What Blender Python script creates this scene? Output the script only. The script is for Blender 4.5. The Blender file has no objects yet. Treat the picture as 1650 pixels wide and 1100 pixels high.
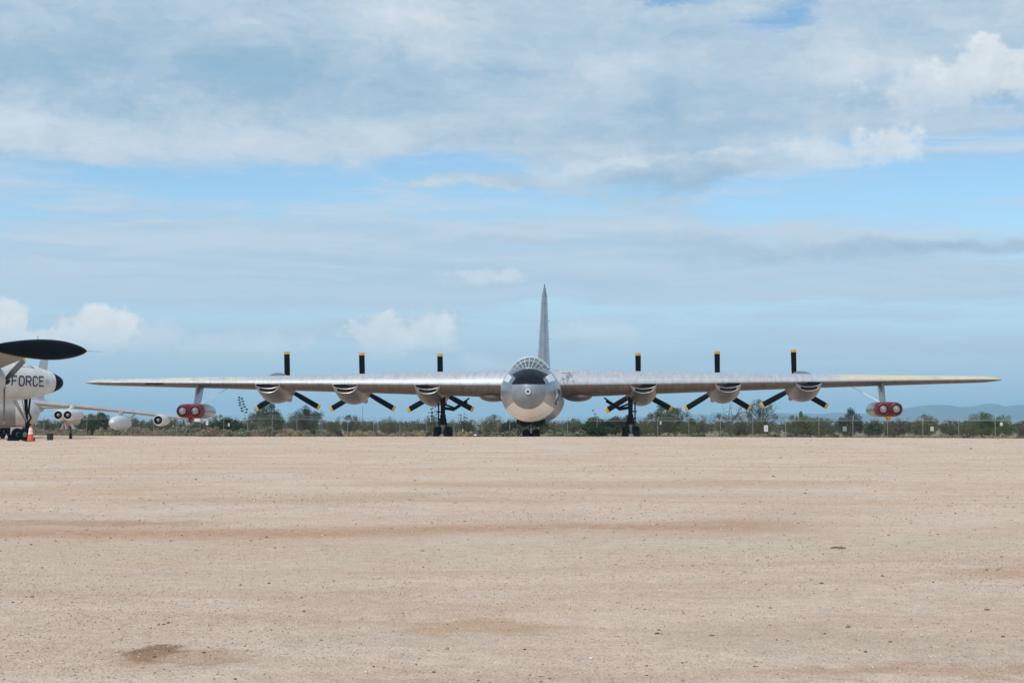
import bpy, bmesh, math, random
import numpy as np
from math import sin, cos, pi, radians, sqrt, atan2
from mathutils import Vector, Matrix

random.seed(7)
RNG = np.random.default_rng(11)
S = bpy.context.scene
COL = S.collection
F = 2700.0                       # focal length in photo pixels
EYE = 1.6
HOR = 682.0

# ------------------------------------------------------------------ camera
cam = bpy.data.objects.new('camera', bpy.data.cameras.new('camera'))
COL.objects.link(cam)
cam.data.sensor_width = 36.0
cam.data.lens = F / 1650 * 36
cam.data.clip_start = 0.1
cam.data.clip_end = 60000
cam.location = (0, 0, EYE)
cam.rotation_euler = (radians(90) + math.atan((HOR - 550) / F), 0, 0)
S.camera = cam

# ------------------------------------------------------------------ light
SUN_EL, SUN_AZ = radians(54), radians(-148)      # azimuth clockwise from +Y
sun = bpy.data.objects.new('sun', bpy.data.lights.new('sun', 'SUN'))
COL.objects.link(sun)
sun.data.energy = 2.4
sun.data.angle = radians(7)
sun.data.color = (1.0, 0.955, 0.89)
sd = Vector((cos(SUN_EL) * sin(SUN_AZ), cos(SUN_EL) * cos(SUN_AZ), sin(SUN_EL)))
sun.rotation_euler = sd.to_track_quat('Z', 'Y').to_euler()

S.view_settings.view_transform = 'Standard'
S.view_settings.look = 'None'
S.view_settings.exposure = 0.25
S.view_settings.gamma = 1.0
S.view_settings.use_curve_mapping = False
S.cycles.max_bounces = 8
S.cycles.transparent_max_bounces = 16
S.cycles.volume_bounces = 3
try:
    S.cycles.use_denoising = True
    S.cycles.denoiser = 'OPENIMAGEDENOISE'
except Exception:
    pass


class NT:
    """small helper for wiring node trees"""
    def __init__(self, tree):
        self.t = tree; self.n = tree.nodes; self.l = tree.links

    def put(self, sock, v):
        if v is None: return
        if hasattr(v, 'is_output'): self.l.new(v, sock)
        elif hasattr(v, '__len__'):
            sock.default_value = tuple(v) + (1.0,) * (len(sock.default_value) - len(v))
        else:
            sock.default_value = v

    def node(self, typ, ins=None, **props):
        nd = self.n.new(typ)
        for k, v in props.items(): setattr(nd, k, v)
        for k, v in (ins or {}).items(): self.put(nd.inputs[k], v)
        return nd

    def m(self, op, a, b=None, c=None, clamp=False):
        nd = self.n.new('ShaderNodeMath'); nd.operation = op; nd.use_clamp = clamp
        for i, v in enumerate((a, b, c)): self.put(nd.inputs[i], v)
        return nd.outputs[0]

    def vm(self, op, a, b=None, out=0):
        nd = self.n.new('ShaderNodeVectorMath'); nd.operation = op
        self.put(nd.inputs[0], a); self.put(nd.inputs[1], b)
        return nd.outputs[out]

    def noise(self, vec, scale, detail=4, rough=0.55, dist=0.0, out=0):
        nd = self.node('ShaderNodeTexNoise', {'Vector': vec, 'Scale': scale, 'Detail': detail,
                                             'Roughness': rough, 'Distortion': dist})
        return nd.outputs[out]

    def ss(self, x, lo, hi, a=0.0, b=1.0):
        nd = self.node('ShaderNodeMapRange', interpolation_type='SMOOTHSTEP')
        for k, v in (('Value', x), ('From Min', lo), ('From Max', hi), ('To Min', a), ('To Max', b)):
            self.put(nd.inputs[k], v)
        return nd.outputs[0]

    def mix(self, f, a, b, blend='MIX'):
        nd = self.n.new('ShaderNodeMix'); nd.data_type = 'RGBA'; nd.blend_type = blend
        self.put(nd.inputs[0], f); self.put(nd.inputs[6], a); self.put(nd.inputs[7], b)
        return nd.outputs[2]

    def scale(self, vec, s):
        return self.vm('MULTIPLY', vec, s)

    def gauss(self, uv, cx, cy, sx, sy):
        d = self.vm('MULTIPLY', self.vm('SUBTRACT', uv, (cx, cy, 0)), (1 / sx, 1 / sy, 0))
        return self.m('EXPONENT', self.m('MULTIPLY', self.vm('DOT_PRODUCT', d, d, out=1), -1.0))


# ------------------------------------------------------------------ sky: Nishita plus two layers of real-direction cloud
def build_world():
    w = bpy.data.worlds.new('World'); S.world = w; w.use_nodes = True
    w.cycles.sampling_method = 'MANUAL'; w.cycles.sample_map_resolution = 512
    t = NT(w.node_tree); t.n.clear()
    sky = t.node('ShaderNodeTexSky', sky_type='NISHITA')
    sky.sun_disc = False
    sky.sun_elevation = SUN_EL; sky.sun_rotation = SUN_AZ % (2 * pi)
    sky.altitude = 800; sky.air_density = 1.0; sky.dust_density = 0.2; sky.ozone_density = 1.5
    d = t.vm('NORMALIZE', t.node('ShaderNodeTexCoord').outputs['Generated'])
    sp = t.node('ShaderNodeSeparateXYZ', {0: d})
    X, Y, Z = sp.outputs
    az = t.m('ARCTAN2', X, Y)
    el = t.m('ARCSINE', Z)
    uv0 = t.node('ShaderNodeCombineXYZ', {0: az, 1: el}).outputs[0]
    # domain warp so that no cloud edge is a clean shape
    dw = t.vm('MULTIPLY', d, (1, 1, 2.2))
    wn = t.noise(dw, 8.0, 6, 0.66, out=1)
    wv = t.vm('MULTIPLY', t.vm('SUBTRACT', wn, (0.5, 0.5, 0.5)), (0.15, 0.050, 0))
    uv = t.vm('ADD', uv0, wv)
    # the layers seen in perspective: wide streaks low down, billows higher up
    dd = t.vm('ADD', d, t.vm('MULTIPLY', t.vm('SUBTRACT', wn, (0.5, 0.5, 0.5)), (0.10, 0.10, 0.020)))
    n_streak = t.noise(t.vm('MULTIPLY', dd, (2.4, 2.4, 30)), 1.7, 6, 0.60, 0.2)
    n_wisp = t.noise(t.vm('MULTIPLY', dd, (5.0, 5.0, 62)), 1.6, 6, 0.64, 0.3)
    n_big = t.noise(t.vm('MULTIPLY', dd, (1, 1, 2.8)), 6.0, 7, 0.62, 0.3)
    n_fine = t.noise(t.vm('MULTIPLY', dd, (1, 1, 1.9)), 19.0, 8, 0.66, 0.25)

    def px(x, y): return ((x - 825) / F, (HOR - y) / F)

    def field(feats, base):
        acc = base
        for (x, y, sx, sy, wgt) in feats:
            cx, cy = px(x, y)
            acc = t.m('MULTIPLY_ADD', t.gauss(uv, cx, cy, sx / F, sy / F), wgt, acc)
        return acc

    def c5(n): return t.m('SUBTRACT', n, 0.5)
    k = 1 / 0.11 * 0.84
    tint = t.mix(1.0, sky.outputs[0], (0.84, 0.99, 1.03), 'MULTIPLY')
    high = t.ss(el, 0.28, 0.6)
    # thin streaky veil
    va = field([(420, 400, 700, 70, .22), (1250, 430, 600, 50, .20), (800, 470, 900, 40, .10), (300, 310, 520, 30, -.16), (1530, 320, 300, 55, -.20),
                (750, 250, 160, 25, -.10), (800, 540, 900, 40, -.06)], 0.50)
    va = t.m('ADD', va, t.m('ADD', t.m('MULTIPLY', c5(n_streak), 1.15), t.m('MULTIPLY', c5(n_wisp), 0.75)))
    veil_a = t.m('MULTIPLY', t.ss(va, 0.32, 0.72), 0.90)
    sky1 = t.mix(veil_a, tint, t.mix(t.ss(n_wisp, .36, .64), (.47 * k, .61 * k, .745 * k), (.60 * k, .70 * k, .80 * k)))
    # the broken deck
    cover = field([(250, 70, 700, 140, .46), (180, 225, 520, 52, .42), (620, 215, 200, 32, .30), (1020, 150, 420, 105, .44),
                   (1520, 120, 300, 105, .46), (1255, 48, 90, 20, -.40), (1040, 10, 60, 10, -.25), (640, 12, 30, 10, -.25), (1150, 40, 500, 60, .26), (1130, 290, 230, 40, .42),
                   (1560, 320, 330, 60, -.30), (330, 315, 520, 34, -.34), (720, 250, 150, 24, -.30),
                   (1150, 400, 300, 34, .26), (1560, 408, 260, 16, .36), (740, 285, 190, 11, .36),
                   (1000, 345, 120, 30, .10)], 0.36)
    cover = t.m('ADD', cover, t.m('ADD', t.m('MULTIPLY', c5(n_streak), 0.42), t.m('MULTIPLY', c5(n_big), 0.80)))
    cover = t.m('ADD', cover, t.m('MULTIPLY', c5(n_fine), 0.46))
    cover = t.m('ADD', cover, t.m('MULTIPLY', high, 0.20))
    alpha = t.m('MULTIPLY', t.ss(cover, 0.42, 0.74), 0.95)
    bright = field([(120, 120, 420, 70, -.36), (600, 120, 260, 60, -.26), (950, 210, 300, 50, -.12),
                    (240, 232, 420, 36, .34), (680, 50, 150, 55, .30), (1480, 110, 150, 60, .30),
                    (1040, 105, 170, 30, .26), (1150, 312, 190, 22, -.26), (1020, 268, 110, 8, .46), (1200, 258, 80, 7, .36),
                    (1150, 410, 220, 18, -.34), (1560, 408, 220, 12, -.30), (1170, 222, 130, 18, -.26),
                    (600, 195, 200, 18, .16), (1640, 180, 100, 60, -.15), (730, 283, 130, 9, .20), (1380, 180, 150, 24, -.18)], 0.46)
    bright = t.m('ADD', bright, t.m('ADD', t.m('MULTIPLY', c5(n_fine), 1.55), t.m('MULTIPLY', c5(n_big), 0.95)))
    bright = t.m('ADD', bright, t.m('ADD', t.m('MULTIPLY', c5(n_wisp), 0.35), t.m('MULTIPLY', high, 0.45)))
    ccol = t.mix(t.ss(bright, -0.32, 1.28), (.285 * k, .465 * k, .625 * k), (.70 * k, .775 * k, .845 * k))
    base = t.mix(alpha, sky1, ccol)
    # heaped clouds: crinkled upper edge, base fading into the veil
    heap = None
    n_heap = t.noise(d, 60, 6, 0.62)
    hn = t.m('ADD', t.m('MULTIPLY', c5(n_fine), 0.9), t.m('MULTIPLY', c5(n_heap), 1.5))
    uvh = t.vm('ADD', uv0, t.vm('MULTIPLY', wv, (0.30, 0.30, 0)))
    for (x, y, sx, sy, a, wid) in [(14, 522, 50, 52, 1.0, .25), (88, 550, 60, 26, .8, .4), (160, 537, 95, 46, 1.0, .3), (250, 550, 90, 30, .45, .5),
                              (612, 540, 66, 46, .8, .3), (692, 535, 60, 44, .8, .3), (770, 446, 56, 20, .62, .3), (815, 448, 40, 14, .5, .3),
                              (960, 540, 110, 22, .3, .6), (1425, 252, 82, 40, .75, .45), (1330, 262, 60, 30, .38, .5),
                              (780, 592, 60, 30, .3, .5), (390, 558, 150, 26, .35, .6),
                              (1575, 140, 85, 66, .75, .3), (1490, 165, 110, 48, .5, .45), (1645, 155, 60, 60, .7, .35), (1370, 130, 120, 30, .25, .6), (690, 60, 130, 60, .2, .7), (340, 190, 130, 40, .22, .7)]:
        cx, cy = px(x, y)
        g = t.m('ADD', t.gauss(uvh, cx, cy, sx / F, sy / F), hn)
        mk = t.m('MULTIPLY', t.ss(g, 0.56 - wid / 2, 0.56 + wid / 2), a)
        mk = t.m('MULTIPLY', mk, t.ss(t.gauss(uvh, cx, cy, 2.0 * sx / F, 2.0 * sy / F), 0.15, 0.6))
        mk = t.m('MULTIPLY', mk, t.ss(el, cy - sy / F * 1.2, cy + sy / F * 0.15))
        heap = mk if heap is None else t.m('MAXIMUM', heap, mk)
    # a few more heaps right round the horizon
    hz = t.m('MULTIPLY', t.ss(t.noise(t.vm('MULTIPLY', d, (5, 5, 12)), 1.4, 6, 0.6), 0.58, 0.72),
             t.m('MULTIPLY', t.ss(el, 0.01, 0.05), t.ss(el, 0.16, 0.06)))
    outside = t.ss(t.m('ABSOLUTE', az), 0.31, 0.5)
    heap = t.m('MAXIMUM', heap, t.m('MULTIPLY', t.m('MULTIPLY', hz, outside), 0.7))
    hcol = t.mix(t.m('ADD', 0.62, t.m('MULTIPLY', hn, 0.8), clamp=True), (.53 * k, .62 * k, .71 * k), (.93 * k, .94 * k, .935 * k))
    # pale veil towards the horizon, thinner in front of the heaped clouds
    veil = t.m('MULTIPLY', t.ss(el, 0.135, 0.025), 0.86)
    base = t.mix(veil, base, (.44 * k, .600 * k, .755 * k))
    fin = t.mix(heap, base, hcol)
    fin = t.mix(t.ss(el, 0.05, 0.0, 0.0, 0.8), fin, (.44 * k, .600 * k, .755 * k))
    bg = t.node('ShaderNodeBackground', {'Color': fin, 'Strength': 0.11})
    out = t.node('ShaderNodeOutputWorld'); t.l.new(bg.outputs[0], out.inputs[0])


build_world()

# ------------------------------------------------------------------ materials
def mat(name, col, rough=0.6, metal=0.0, var=0.0, vscale=3.0, bump=0.0, bscale=20.0, spec=0.5, coat=0.0):
    m = bpy.data.materials.new(name); m.use_nodes = True
    t = NT(m.node_tree)
    b = t.n['Principled BSDF']
    oc = t.node('ShaderNodeTexCoord').outputs['Object']
    c = tuple(col) + (1,)
    if var:
        n = t.noise(oc, vscale, 6, 0.6)
        n2 = t.noise(oc, vscale * 6.3, 4, 0.6)
        f = t.m('ADD', t.m('MULTIPLY', n, 0.65), t.m('MULTIPLY', n2, 0.35))
        lo = tuple(v * (1 - var) for v in col); hi = tuple(min(1, v * (1 + var)) for v in col)
        cc = t.mix(t.ss(f, 0.32, 0.68), lo, hi)
        t.put(b.inputs['Base Color'], cc)
        t.put(b.inputs['Roughness'], t.ss(n2, 0.3, 0.7, max(0.05, rough - 0.08), min(1, rough + 0.08)))
    else:
        b.inputs['Base Color'].default_value = c
        b.inputs['Roughness'].default_value = rough
    b.inputs['Metallic'].default_value = metal
    b.inputs['Specular IOR Level'].default_value = spec
    if coat: b.inputs['Coat Weight'].default_value = coat
    if bump:
        bn = t.node('ShaderNodeBump', {'Strength': bump, 'Distance': 0.01, 'Height': t.noise(oc, bscale, 5, 0.6)})
        t.l.new(bn.outputs[0], b.inputs['Normal'])
    return m


def bare_metal(name, base=(.55, .545, .53), rough=.34, metal=.85, wing=False):
    """weathered bare aluminium: sheets of slightly different sheen, streaks, chalky lacquer"""
    m = bpy.data.materials.new(name); m.use_nodes = True
    t = NT(m.node_tree); b = t.n['Principled BSDF']
    oc = t.node('ShaderNodeTexCoord').outputs['Object']
    sp = t.node('ShaderNodeSeparateXYZ', {0: oc}); X, Y, Z = sp.outputs
    br = t.node('ShaderNodeTexBrick', {'Vector': t.vm('MULTIPLY', t.node('ShaderNodeCombineXYZ', {0: Y if not wing else X, 1: X if wing else Z, 2: 0}).outputs[0], (1, 1, 1)) if not wing else
                                      t.node('ShaderNodeCombineXYZ', {0: X, 1: Y}).outputs[0],
                                      'Color1': (.93, .93, .93, 1), 'Color2': (1, 1, 1, 1), 'Mortar': (.74, .74, .74, 1),
                                      'Scale': 1.0, 'Mortar Size': 0.008, 'Brick Width': 2.3, 'Row Height': 0.9 if wing else 1.1})
    streak = t.noise(t.vm('MULTIPLY', oc, (2.6, .35, 1.2) if wing else (1.4, .5, 1.6)), 1.6, 8, 0.65)
    fine = t.noise(oc, 7.0, 8, 0.68)
    col = t.mix(t.ss(streak, .3, .7), tuple(v * .86 for v in base), tuple(min(1, v * 1.09) for v in base))
    col = t.mix(0.8, col, br.outputs[0], 'MULTIPLY')
    rgh = t.m('ADD', t.m('MULTIPLY', t.m('SUBTRACT', fine, .5), .30), rough)
    mtl = metal
    if wing:
        ax = t.m('ABSOLUTE', X)
        le = t.m('MULTIPLY_ADD', ax, 0.27, 13.5)
        chord = t.m('MULTIPLY_ADD', ax, -0.2057, 9.9)
        fr = t.m('DIVIDE', t.m('SUBTRACT', Y, le), chord)
        up = t.node('ShaderNodeSeparateXYZ', {0: t.node('ShaderNodeNewGeometry').outputs['Normal']}).outputs[2]
        upm = t.ss(up, 0.05, 0.35)
        patch = t.noise(t.vm('MULTIPLY', oc, (.55, 1.1, 1.0)), 1.5, 7, .62)
        patch2 = t.noise(t.vm('MULTIPLY', oc, (2.4, 1.5, 2.0)), 1.3, 7, .66)
        out = t.m('MULTIPLY', t.ss(ax, 20.5, 23.5), t.ss(fr, .003, .012))
        out = t.m('MULTIPLY', out, t.ss(t.m('MULTIPLY_ADD', t.ss(X, -5, 5), .10, patch), .40, .54))
        inn = t.m('MULTIPLY', t.ss(fr, .02, .10), t.ss(t.m('MULTIPLY', patch, patch2), .33, .40))
        cream = t.m('MULTIPLY', t.m('MAXIMUM', out, t.m('MULTIPLY', inn, .85)), upm)
        yb = t.m('MULTIPLY', t.m('MULTIPLY', t.ss(fr, .22, .30), t.ss(X, 1.5, 2.2)), t.m('MULTIPLY', t.ss(X, 6.5, 5.0), upm))
        cream = t.m('MAXIMUM', cream, yb)
        ccol = t.mix(t.ss(patch2, .35, .65), t.mix(t.ss(X, -5, 5), (.50, .495, .43), (.53, .49, .37)), t.mix(t.ss(X, -5, 5), (.58, .56, .45), (.62, .54, .33)))
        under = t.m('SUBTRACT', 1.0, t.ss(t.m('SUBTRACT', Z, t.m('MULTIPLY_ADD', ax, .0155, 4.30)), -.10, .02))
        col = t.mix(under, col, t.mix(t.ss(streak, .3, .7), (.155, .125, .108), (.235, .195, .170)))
        col = t.mix(cream, col, ccol)
        # flaked grey lacquer next to the fuselage and small chips elsewhere
        fl = t.noise(oc, 3.1, 8, .7, .6)
        rt = t.m('MULTIPLY', t.m('MULTIPLY', t.ss(X, 1.7, 2.0), t.ss(X, 3.0, 2.5)), t.m('MULTIPLY', upm, t.ss(fl, .47, .53)))
        chips = t.m('MULTIPLY', t.m('MULTIPLY', t.ss(fl, .61, .66), upm), t.ss(fr, .02, .06))
        dk = t.m('MAXIMUM', t.m('MULTIPLY', rt, t.ss(fr, .14, .10)), t.m('MULTIPLY', chips, .7))
        col = t.mix(dk, col, (.17, .18, .19))
        paint = t.m('MAXIMUM', cream, dk)
        mtl = t.m('MULTIPLY', t.m('SUBTRACT', 1.0, paint), metal)
        rgh = t.m('MULTIPLY_ADD', paint, .25, rgh)
    t.put(b.inputs['Base Color'], col); t.put(b.inputs['Roughness'], rgh); t.put(b.inputs['Metallic'], mtl)
    hb = t.noise(oc, 1.1, 5, .6)
    bn = t.node('ShaderNodeBump', {'Strength': .35, 'Distance': .02, 'Height': t.m('ADD', t.m('MULTIPLY', hb, 1.0), t.m('MULTIPLY', fine, .12))})
    t.l.new(bn.outputs[0], b.inputs['Normal'])
    return m


def glass_mat(name, tint=(.75, .85, .9), mixf=.14, rough=.06):
    m = bpy.data.materials.new(name); m.use_nodes = True
    t = NT(m.node_tree); t.n.clear()
    tr = t.node('ShaderNodeBsdfTransparent', {'Color': tint})
    b = t.node('ShaderNodeBsdfPrincipled', {'Base Color': (.35, .42, .47, 1), 'Roughness': rough, 'Specular IOR Level': .9})
    fr = t.node('ShaderNodeFresnel', {'IOR': 1.5})
    f = t.m('ADD', t.m('MULTIPLY', fr.outputs[0], .9), mixf, clamp=True)
    mx = t.node('ShaderNodeMixShader', {0: f, 1: tr.outputs[0], 2: b.outputs[0]})
    o = t.node('ShaderNodeOutputMaterial'); t.l.new(mx.outputs[0], o.inputs[0])
    return m


def leaf_mat(name, a, b_, trans=.35, rough=.6):
    m = bpy.data.materials.new(name); m.use_nodes = True
    t = NT(m.node_tree); t.n.clear()
    at = t.node('ShaderNodeAttribute', attribute_name='tint')
    oi = t.node('ShaderNodeObjectInfo')
    pos = t.node('ShaderNodeNewGeometry').outputs['Position']
    n = t.noise(pos, 1.7, 3, .6)
    f = t.m('ADD', t.m('MULTIPLY', at.outputs['Fac'], .6), t.m('MULTIPLY', t.m('SUBTRACT', n, .3), .9), clamp=True)
    c = t.mix(f, a, b_)
    hv = t.node('ShaderNodeHueSaturation', {'Hue': t.m('MULTIPLY_ADD', oi.outputs['Random'], .05, .475),
                                           'Saturation': t.m('MULTIPLY_ADD', oi.outputs['Random'], .3, .85), 'Value': t.m('MULTIPLY_ADD', oi.outputs['Random'], .4, .8), 'Color': c})
    d = t.node('ShaderNodeBsdfPrincipled', {'Base Color': hv.outputs[0], 'Roughness': rough, 'Specular IOR Level': .3})
    tl = t.node('ShaderNodeBsdfTranslucent', {'Color': hv.outputs[0]})
    mx = t.node('ShaderNodeMixShader', {0: trans, 1: d.outputs[0], 2: tl.outputs[0]})
    o = t.node('ShaderNodeOutputMaterial'); t.l.new(mx.outputs[0], o.inputs[0])
    return m


M = {}
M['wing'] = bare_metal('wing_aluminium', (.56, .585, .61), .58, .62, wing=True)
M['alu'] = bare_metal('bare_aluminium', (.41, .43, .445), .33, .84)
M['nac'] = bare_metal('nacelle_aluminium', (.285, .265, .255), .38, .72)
M['polish'] = mat('bright_lip_metal', (.66, .66, .65), .26, .95, .06, 8)
M['black'] = mat('propeller_black', (.004, .004, .005), .6, 0, .3, 6, spec=.05)
M['yellow'] = mat('propeller_tip_yellow', (.60, .35, .02), .5, 0, .15, 8)
M['spin'] = mat('spinner_metal', (.40, .39, .38), .35, .8, .12, 4)
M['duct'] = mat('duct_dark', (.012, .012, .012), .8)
M['red'] = mat('red_cowl_paint', (.17, .007, .018), .45, 0, .3, 3.5, coat=.1)
M['cone'] = mat('intake_cone_metal', (.42, .42, .415), .30, .85, .12, 9)
M['gearblk'] = mat('gear_dark_paint', (.006, .006, .008), .6, 0, .3, 5, spec=.1)
M['oleo'] = mat('oleo_metal', (.42, .43, .44), .35, .6, .15, 6)
M['rubber'] = mat('tyre_rubber', (.009, .009, .009), .85, 0, .25, 8, .3, 30, spec=.15)
M['hub'] = mat('wheel_hub', (.25, .26, .27), .4, .5, .1, 6)
M['nosegrey'] = mat('nose_grey_paint', (.235, .275, .295), .5, .1, .14, 2.2)
M['noseglass'] = mat('nose_glass_dark', (.006, .008, .014), .2, 0, .2, 3, spec=.15)
M['white'] = mat('white_frame_paint', (.66, .69, .71), .38, 0, .05, 6)
M['belly'] = mat('belly_white_paint', (.82, .79, .74), .4, 0, .05, 2.5)
M['panelw'] = mat('side_panel_sky_glint', (.84, .86, .88), .22, .35, .04, 5)  # sky glint on the nose side glazing, put into the white base colour
M['pane'] = glass_mat('canopy_glass')
M['fincap'] = mat('fin_cap_blue_grey', (.13, .19, .23), .45, 0, .14, 4)
M['ecwhite'] = mat('radar_plane_white', (.62, .63, .605), .4, 0, .13, .9)
M['ecgrey'] = mat('radar_plane_underside', (.31, .275, .245), .45, .25, .14, 1.3)
M['tankblk'] = mat('tank_black', (.002, .003, .006), .40, 0, .3, 3, spec=.04)
M['radome'] = mat('radome_black', (.004, .005, .010), .45, 0, .25, 3, spec=.08)
M['letter'] = mat('letter_navy', (.012, .018, .030), .5)
M['bladegrey'] = mat('grey_blade', (.17, .18, .19), .42, .3, .12, 5)
M['paleye'] = mat('faded_yellow', (.60, .44, .12), .5)
M['b47'] = mat('jet_grey_aluminium', (.50, .49, .47), .42, .45, .14, 1.2)
M['b47w'] = mat('jet_white_paint', (.66, .63, .59), .42, .05, .08, 1.6)
M['tank'] = mat('drop_tank_grey', (.58, .64, .66), .4, .15, .06, 1.5)
M['pinkpod'] = mat('pod_underside', (.52, .42, .36), .5, .2, .14, 2.5)
M['orange'] = mat('cone_orange', (.78, .11, .02), .55, 0, .08, 6)
M['pinkrefl'] = mat('cone_reflective_band', (.80, .66, .66), .4)
M['navy'] = mat('navy_plastic', (.012, .020, .040), .45, 0, .15, 5)
M['galv'] = mat('galvanised_steel', (.27, .28, .29), .5, .3, .1, 5)
M['sign_white'] = mat('sign_white', (.78, .78, .76), .5)
M['sign_cream'] = mat('sign_cream', (.72, .66, .48), .5)
M['sign_blue'] = mat('sign_blue_grey', (.24, .30, .36), .5)
M['bark'] = mat('bark', (.10, .075, .055), .9, 0, .3, 8)
M['deadwood'] = mat('dead_wood', (.085, .075, .068), .9, 0, .3, 8)
M['cactus'] = mat('saguaro_skin', (.055, .075, .040), .8, 0, .2, 6)
M['roofgreen'] = mat('shed_green_roof', (.03, .09, .07), .6)
M['wallgrey'] = mat('shed_wall', (.35, .33, .30), .8)
M['stone'] = mat('dark_stone', (.135, .098, .072), .9, 0, .35, 30)
M['chip'] = mat('pale_chip', (.75, .74, .70), .6)
M['twig'] = mat('dry_twig', (.20, .14, .09), .9, 0, .3, 12)
M['lf_creo'] = leaf_mat('creosote_leaves', (.075, .078, .034), (.150, .140, .070))
M['lf_dense'] = leaf_mat('dense_dark_leaves', (.018, .034, .009), (.055, .080, .022), .15)
M['lf_mesq'] = leaf_mat('mesquite_leaves', (.055, .078, .034), (.110, .130, .066))
M['lf_palo'] = leaf_mat('palo_verde_leaves', (.060, .105, .025), (.135, .185, .055))
M['lf_dry'] = leaf_mat('dry_bush_twigs', (.25, .20, .125), (.43, .345, .23), .15)
M['lf_grey'] = leaf_mat('brittlebush_leaves', (.14, .155, .09), (.28, .29, .18), .2)
M['lf_green'] = leaf_mat('agave_leaves', (.030, .055, .028), (.075, .10, .055), .15)
M['grass'] = leaf_mat('dry_grass_blades', (.17, .145, .065), (.32, .26, .13), .25)

# ------------------------------------------------------------------ mesh builder
class MB:
    def __init__(self):
        self.v = []; self.f = []; self.mi = []

    def add(self, verts, faces, mi=0):
        o = len(self.v)
        self.v += [tuple(p) for p in verts]
        self.f += [tuple(i + o for i in fc) for fc in faces]
        self.mi += [mi] * len(faces)

    def box(self, c, s, mi=0, rot=None):
        x, y, z = s[0] / 2, s[1] / 2, s[2] / 2
        vs = [Vector((a * x, b * y, d * z)) for a in (-1, 1) for b in (-1, 1) for d in (-1, 1)]
        if rot: vs = [rot @ p for p in vs]
        vs = [p + Vector(c) for p in vs]
        self.add(vs, [(0, 1, 3, 2), (4, 6, 7, 5), (0, 4, 5, 1), (2, 3, 7, 6), (0, 2, 6, 4), (1, 5, 7, 3)], mi)

    def tube(self, pts, rad, n=10, mi=0, cap=True):
        pts = [Vector(p) for p in pts]
        if not hasattr(rad, '__len__'): rad = [rad] * len(pts)
        rings = []
        up = None
        for i, p in enumerate(pts):
            t = (pts[min(i + 1, len(pts) - 1)] - pts[max(i - 1, 0)]).normalized()
            if up is None:
                a = Vector((0, 0, 1)) if abs(t.z) < .9 else Vector((1, 0, 0))
                up = t.cross(a).normalized()
            u = (up - t * up.dot(t)).normalized(); w = t.cross(u); up = u
            rings.append([p + (u * cos(2 * pi * k / n) + w * sin(2 * pi * k / n)) * rad[i] for k in range(n)])
        self.loft(rings, mi, cap)

    def loft(self, rings, mi=0, cap=True, closed=True):
        n = len(rings[0]); vs = [p for r in rings for p in r]; fs = []
        for i in range(len(rings) - 1):
            for k in range(n if closed else n - 1):
                a = i * n + k; b = i * n + (k + 1) % n
                fs.append((a, b, b + n, a + n))
        if cap:
            fs.append(tuple(range(n))); fs.append(tuple((len(rings) - 1) * n + k for k in reversed(range(n))))
        self.add(vs, fs, mi)

    def lathe(self, prof, axis='y', c=(0, 0, 0), n=32, mi=0, cap=True, arc=None):
        """prof: (station along axis, radius)"""
        rings = []
        for s, r in prof:
            r = max(r, 1e-4); ring = []
            for k in range(n):
                a = 2 * pi * k / n
                u, w = r * cos(a), r * sin(a)
                p = {'y': (u, s, w), 'x': (s, u, w), 'z': (u, w, s)}[axis]
                ring.append((p[0] + c[0], p[1] + c[1], p[2] + c[2]))
            rings.append(ring)
        self.loft(rings, mi, cap)

    def build(self, name, mats, parent=None, loc=None, rot=None, smooth=True, ang=38, fix=True):
        me = bpy.data.meshes.new(name)
        me.from_pydata(self.v, [], self.f)
        if not isinstance(mats, (list, tuple)): mats = [mats]
        for m_ in mats: me.materials.append(m_)
        me.polygons.foreach_set('material_index', np.array(self.mi, dtype=np.int32))
        if fix:
            bm = bmesh.new(); bm.from_mesh(me); bmesh.ops.recalc_face_normals(bm, faces=bm.faces[:]); bm.to_mesh(me); bm.free()
        if smooth:
            me.polygons.foreach_set('use_smooth', np.ones(len(me.polygons), dtype=bool))
            me.set_sharp_from_angle(angle=radians(ang))
        me.update()
        o = bpy.data.objects.new(name, me); COL.objects.link(o)
        if parent: o.parent = parent
        if loc is not None: o.location = loc
        if rot is not None: o.rotation_euler = rot
        return o


def np_mesh(name, verts, faces, m, parent=None, tint=None, smooth=False):
    """verts Nx3, faces MxK (all the same K)"""
    me = bpy.data.meshes.new(name)
    verts = np.asarray(verts, dtype=np.float32); faces = np.asarray(faces, dtype=np.int32)
    k = faces.shape[1]; nf = len(faces)
    me.vertices.add(len(verts)); me.vertices.foreach_set('co', verts.ravel())
    me.loops.add(nf * k); me.loops.foreach_set('vertex_index', faces.ravel())
    me.polygons.add(nf)
    me.polygons.foreach_set('loop_start', np.arange(0, nf * k, k, dtype=np.int32))
    me.update(calc_edges=True)
    if smooth: me.polygons.foreach_set('use_smooth', np.ones(nf, dtype=bool))
    if tint is not None:
        a = me.attributes.new('tint', 'FLOAT', 'FACE'); a.data.foreach_set('value', np.asarray(tint, dtype=np.float32))
    me.materials.append(m); me.validate(); me.update()
    o = bpy.data.objects.new(name, me); COL.objects.link(o)
    if parent: o.parent = parent
    return o


def tag(o, label=None, cat=None, group=None, kind=None):
    if label: o['label'] = label
    if cat: o['category'] = cat
    if group: o['group'] = group
    if kind: o['kind'] = kind
    return o


def empty(name, loc, rot=(0, 0, 0)):
    o = bpy.data.objects.new(name, None); COL.objects.link(o)
    o.empty_display_size = .2
    o.location = loc; o.rotation_euler = rot
    return o


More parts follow.
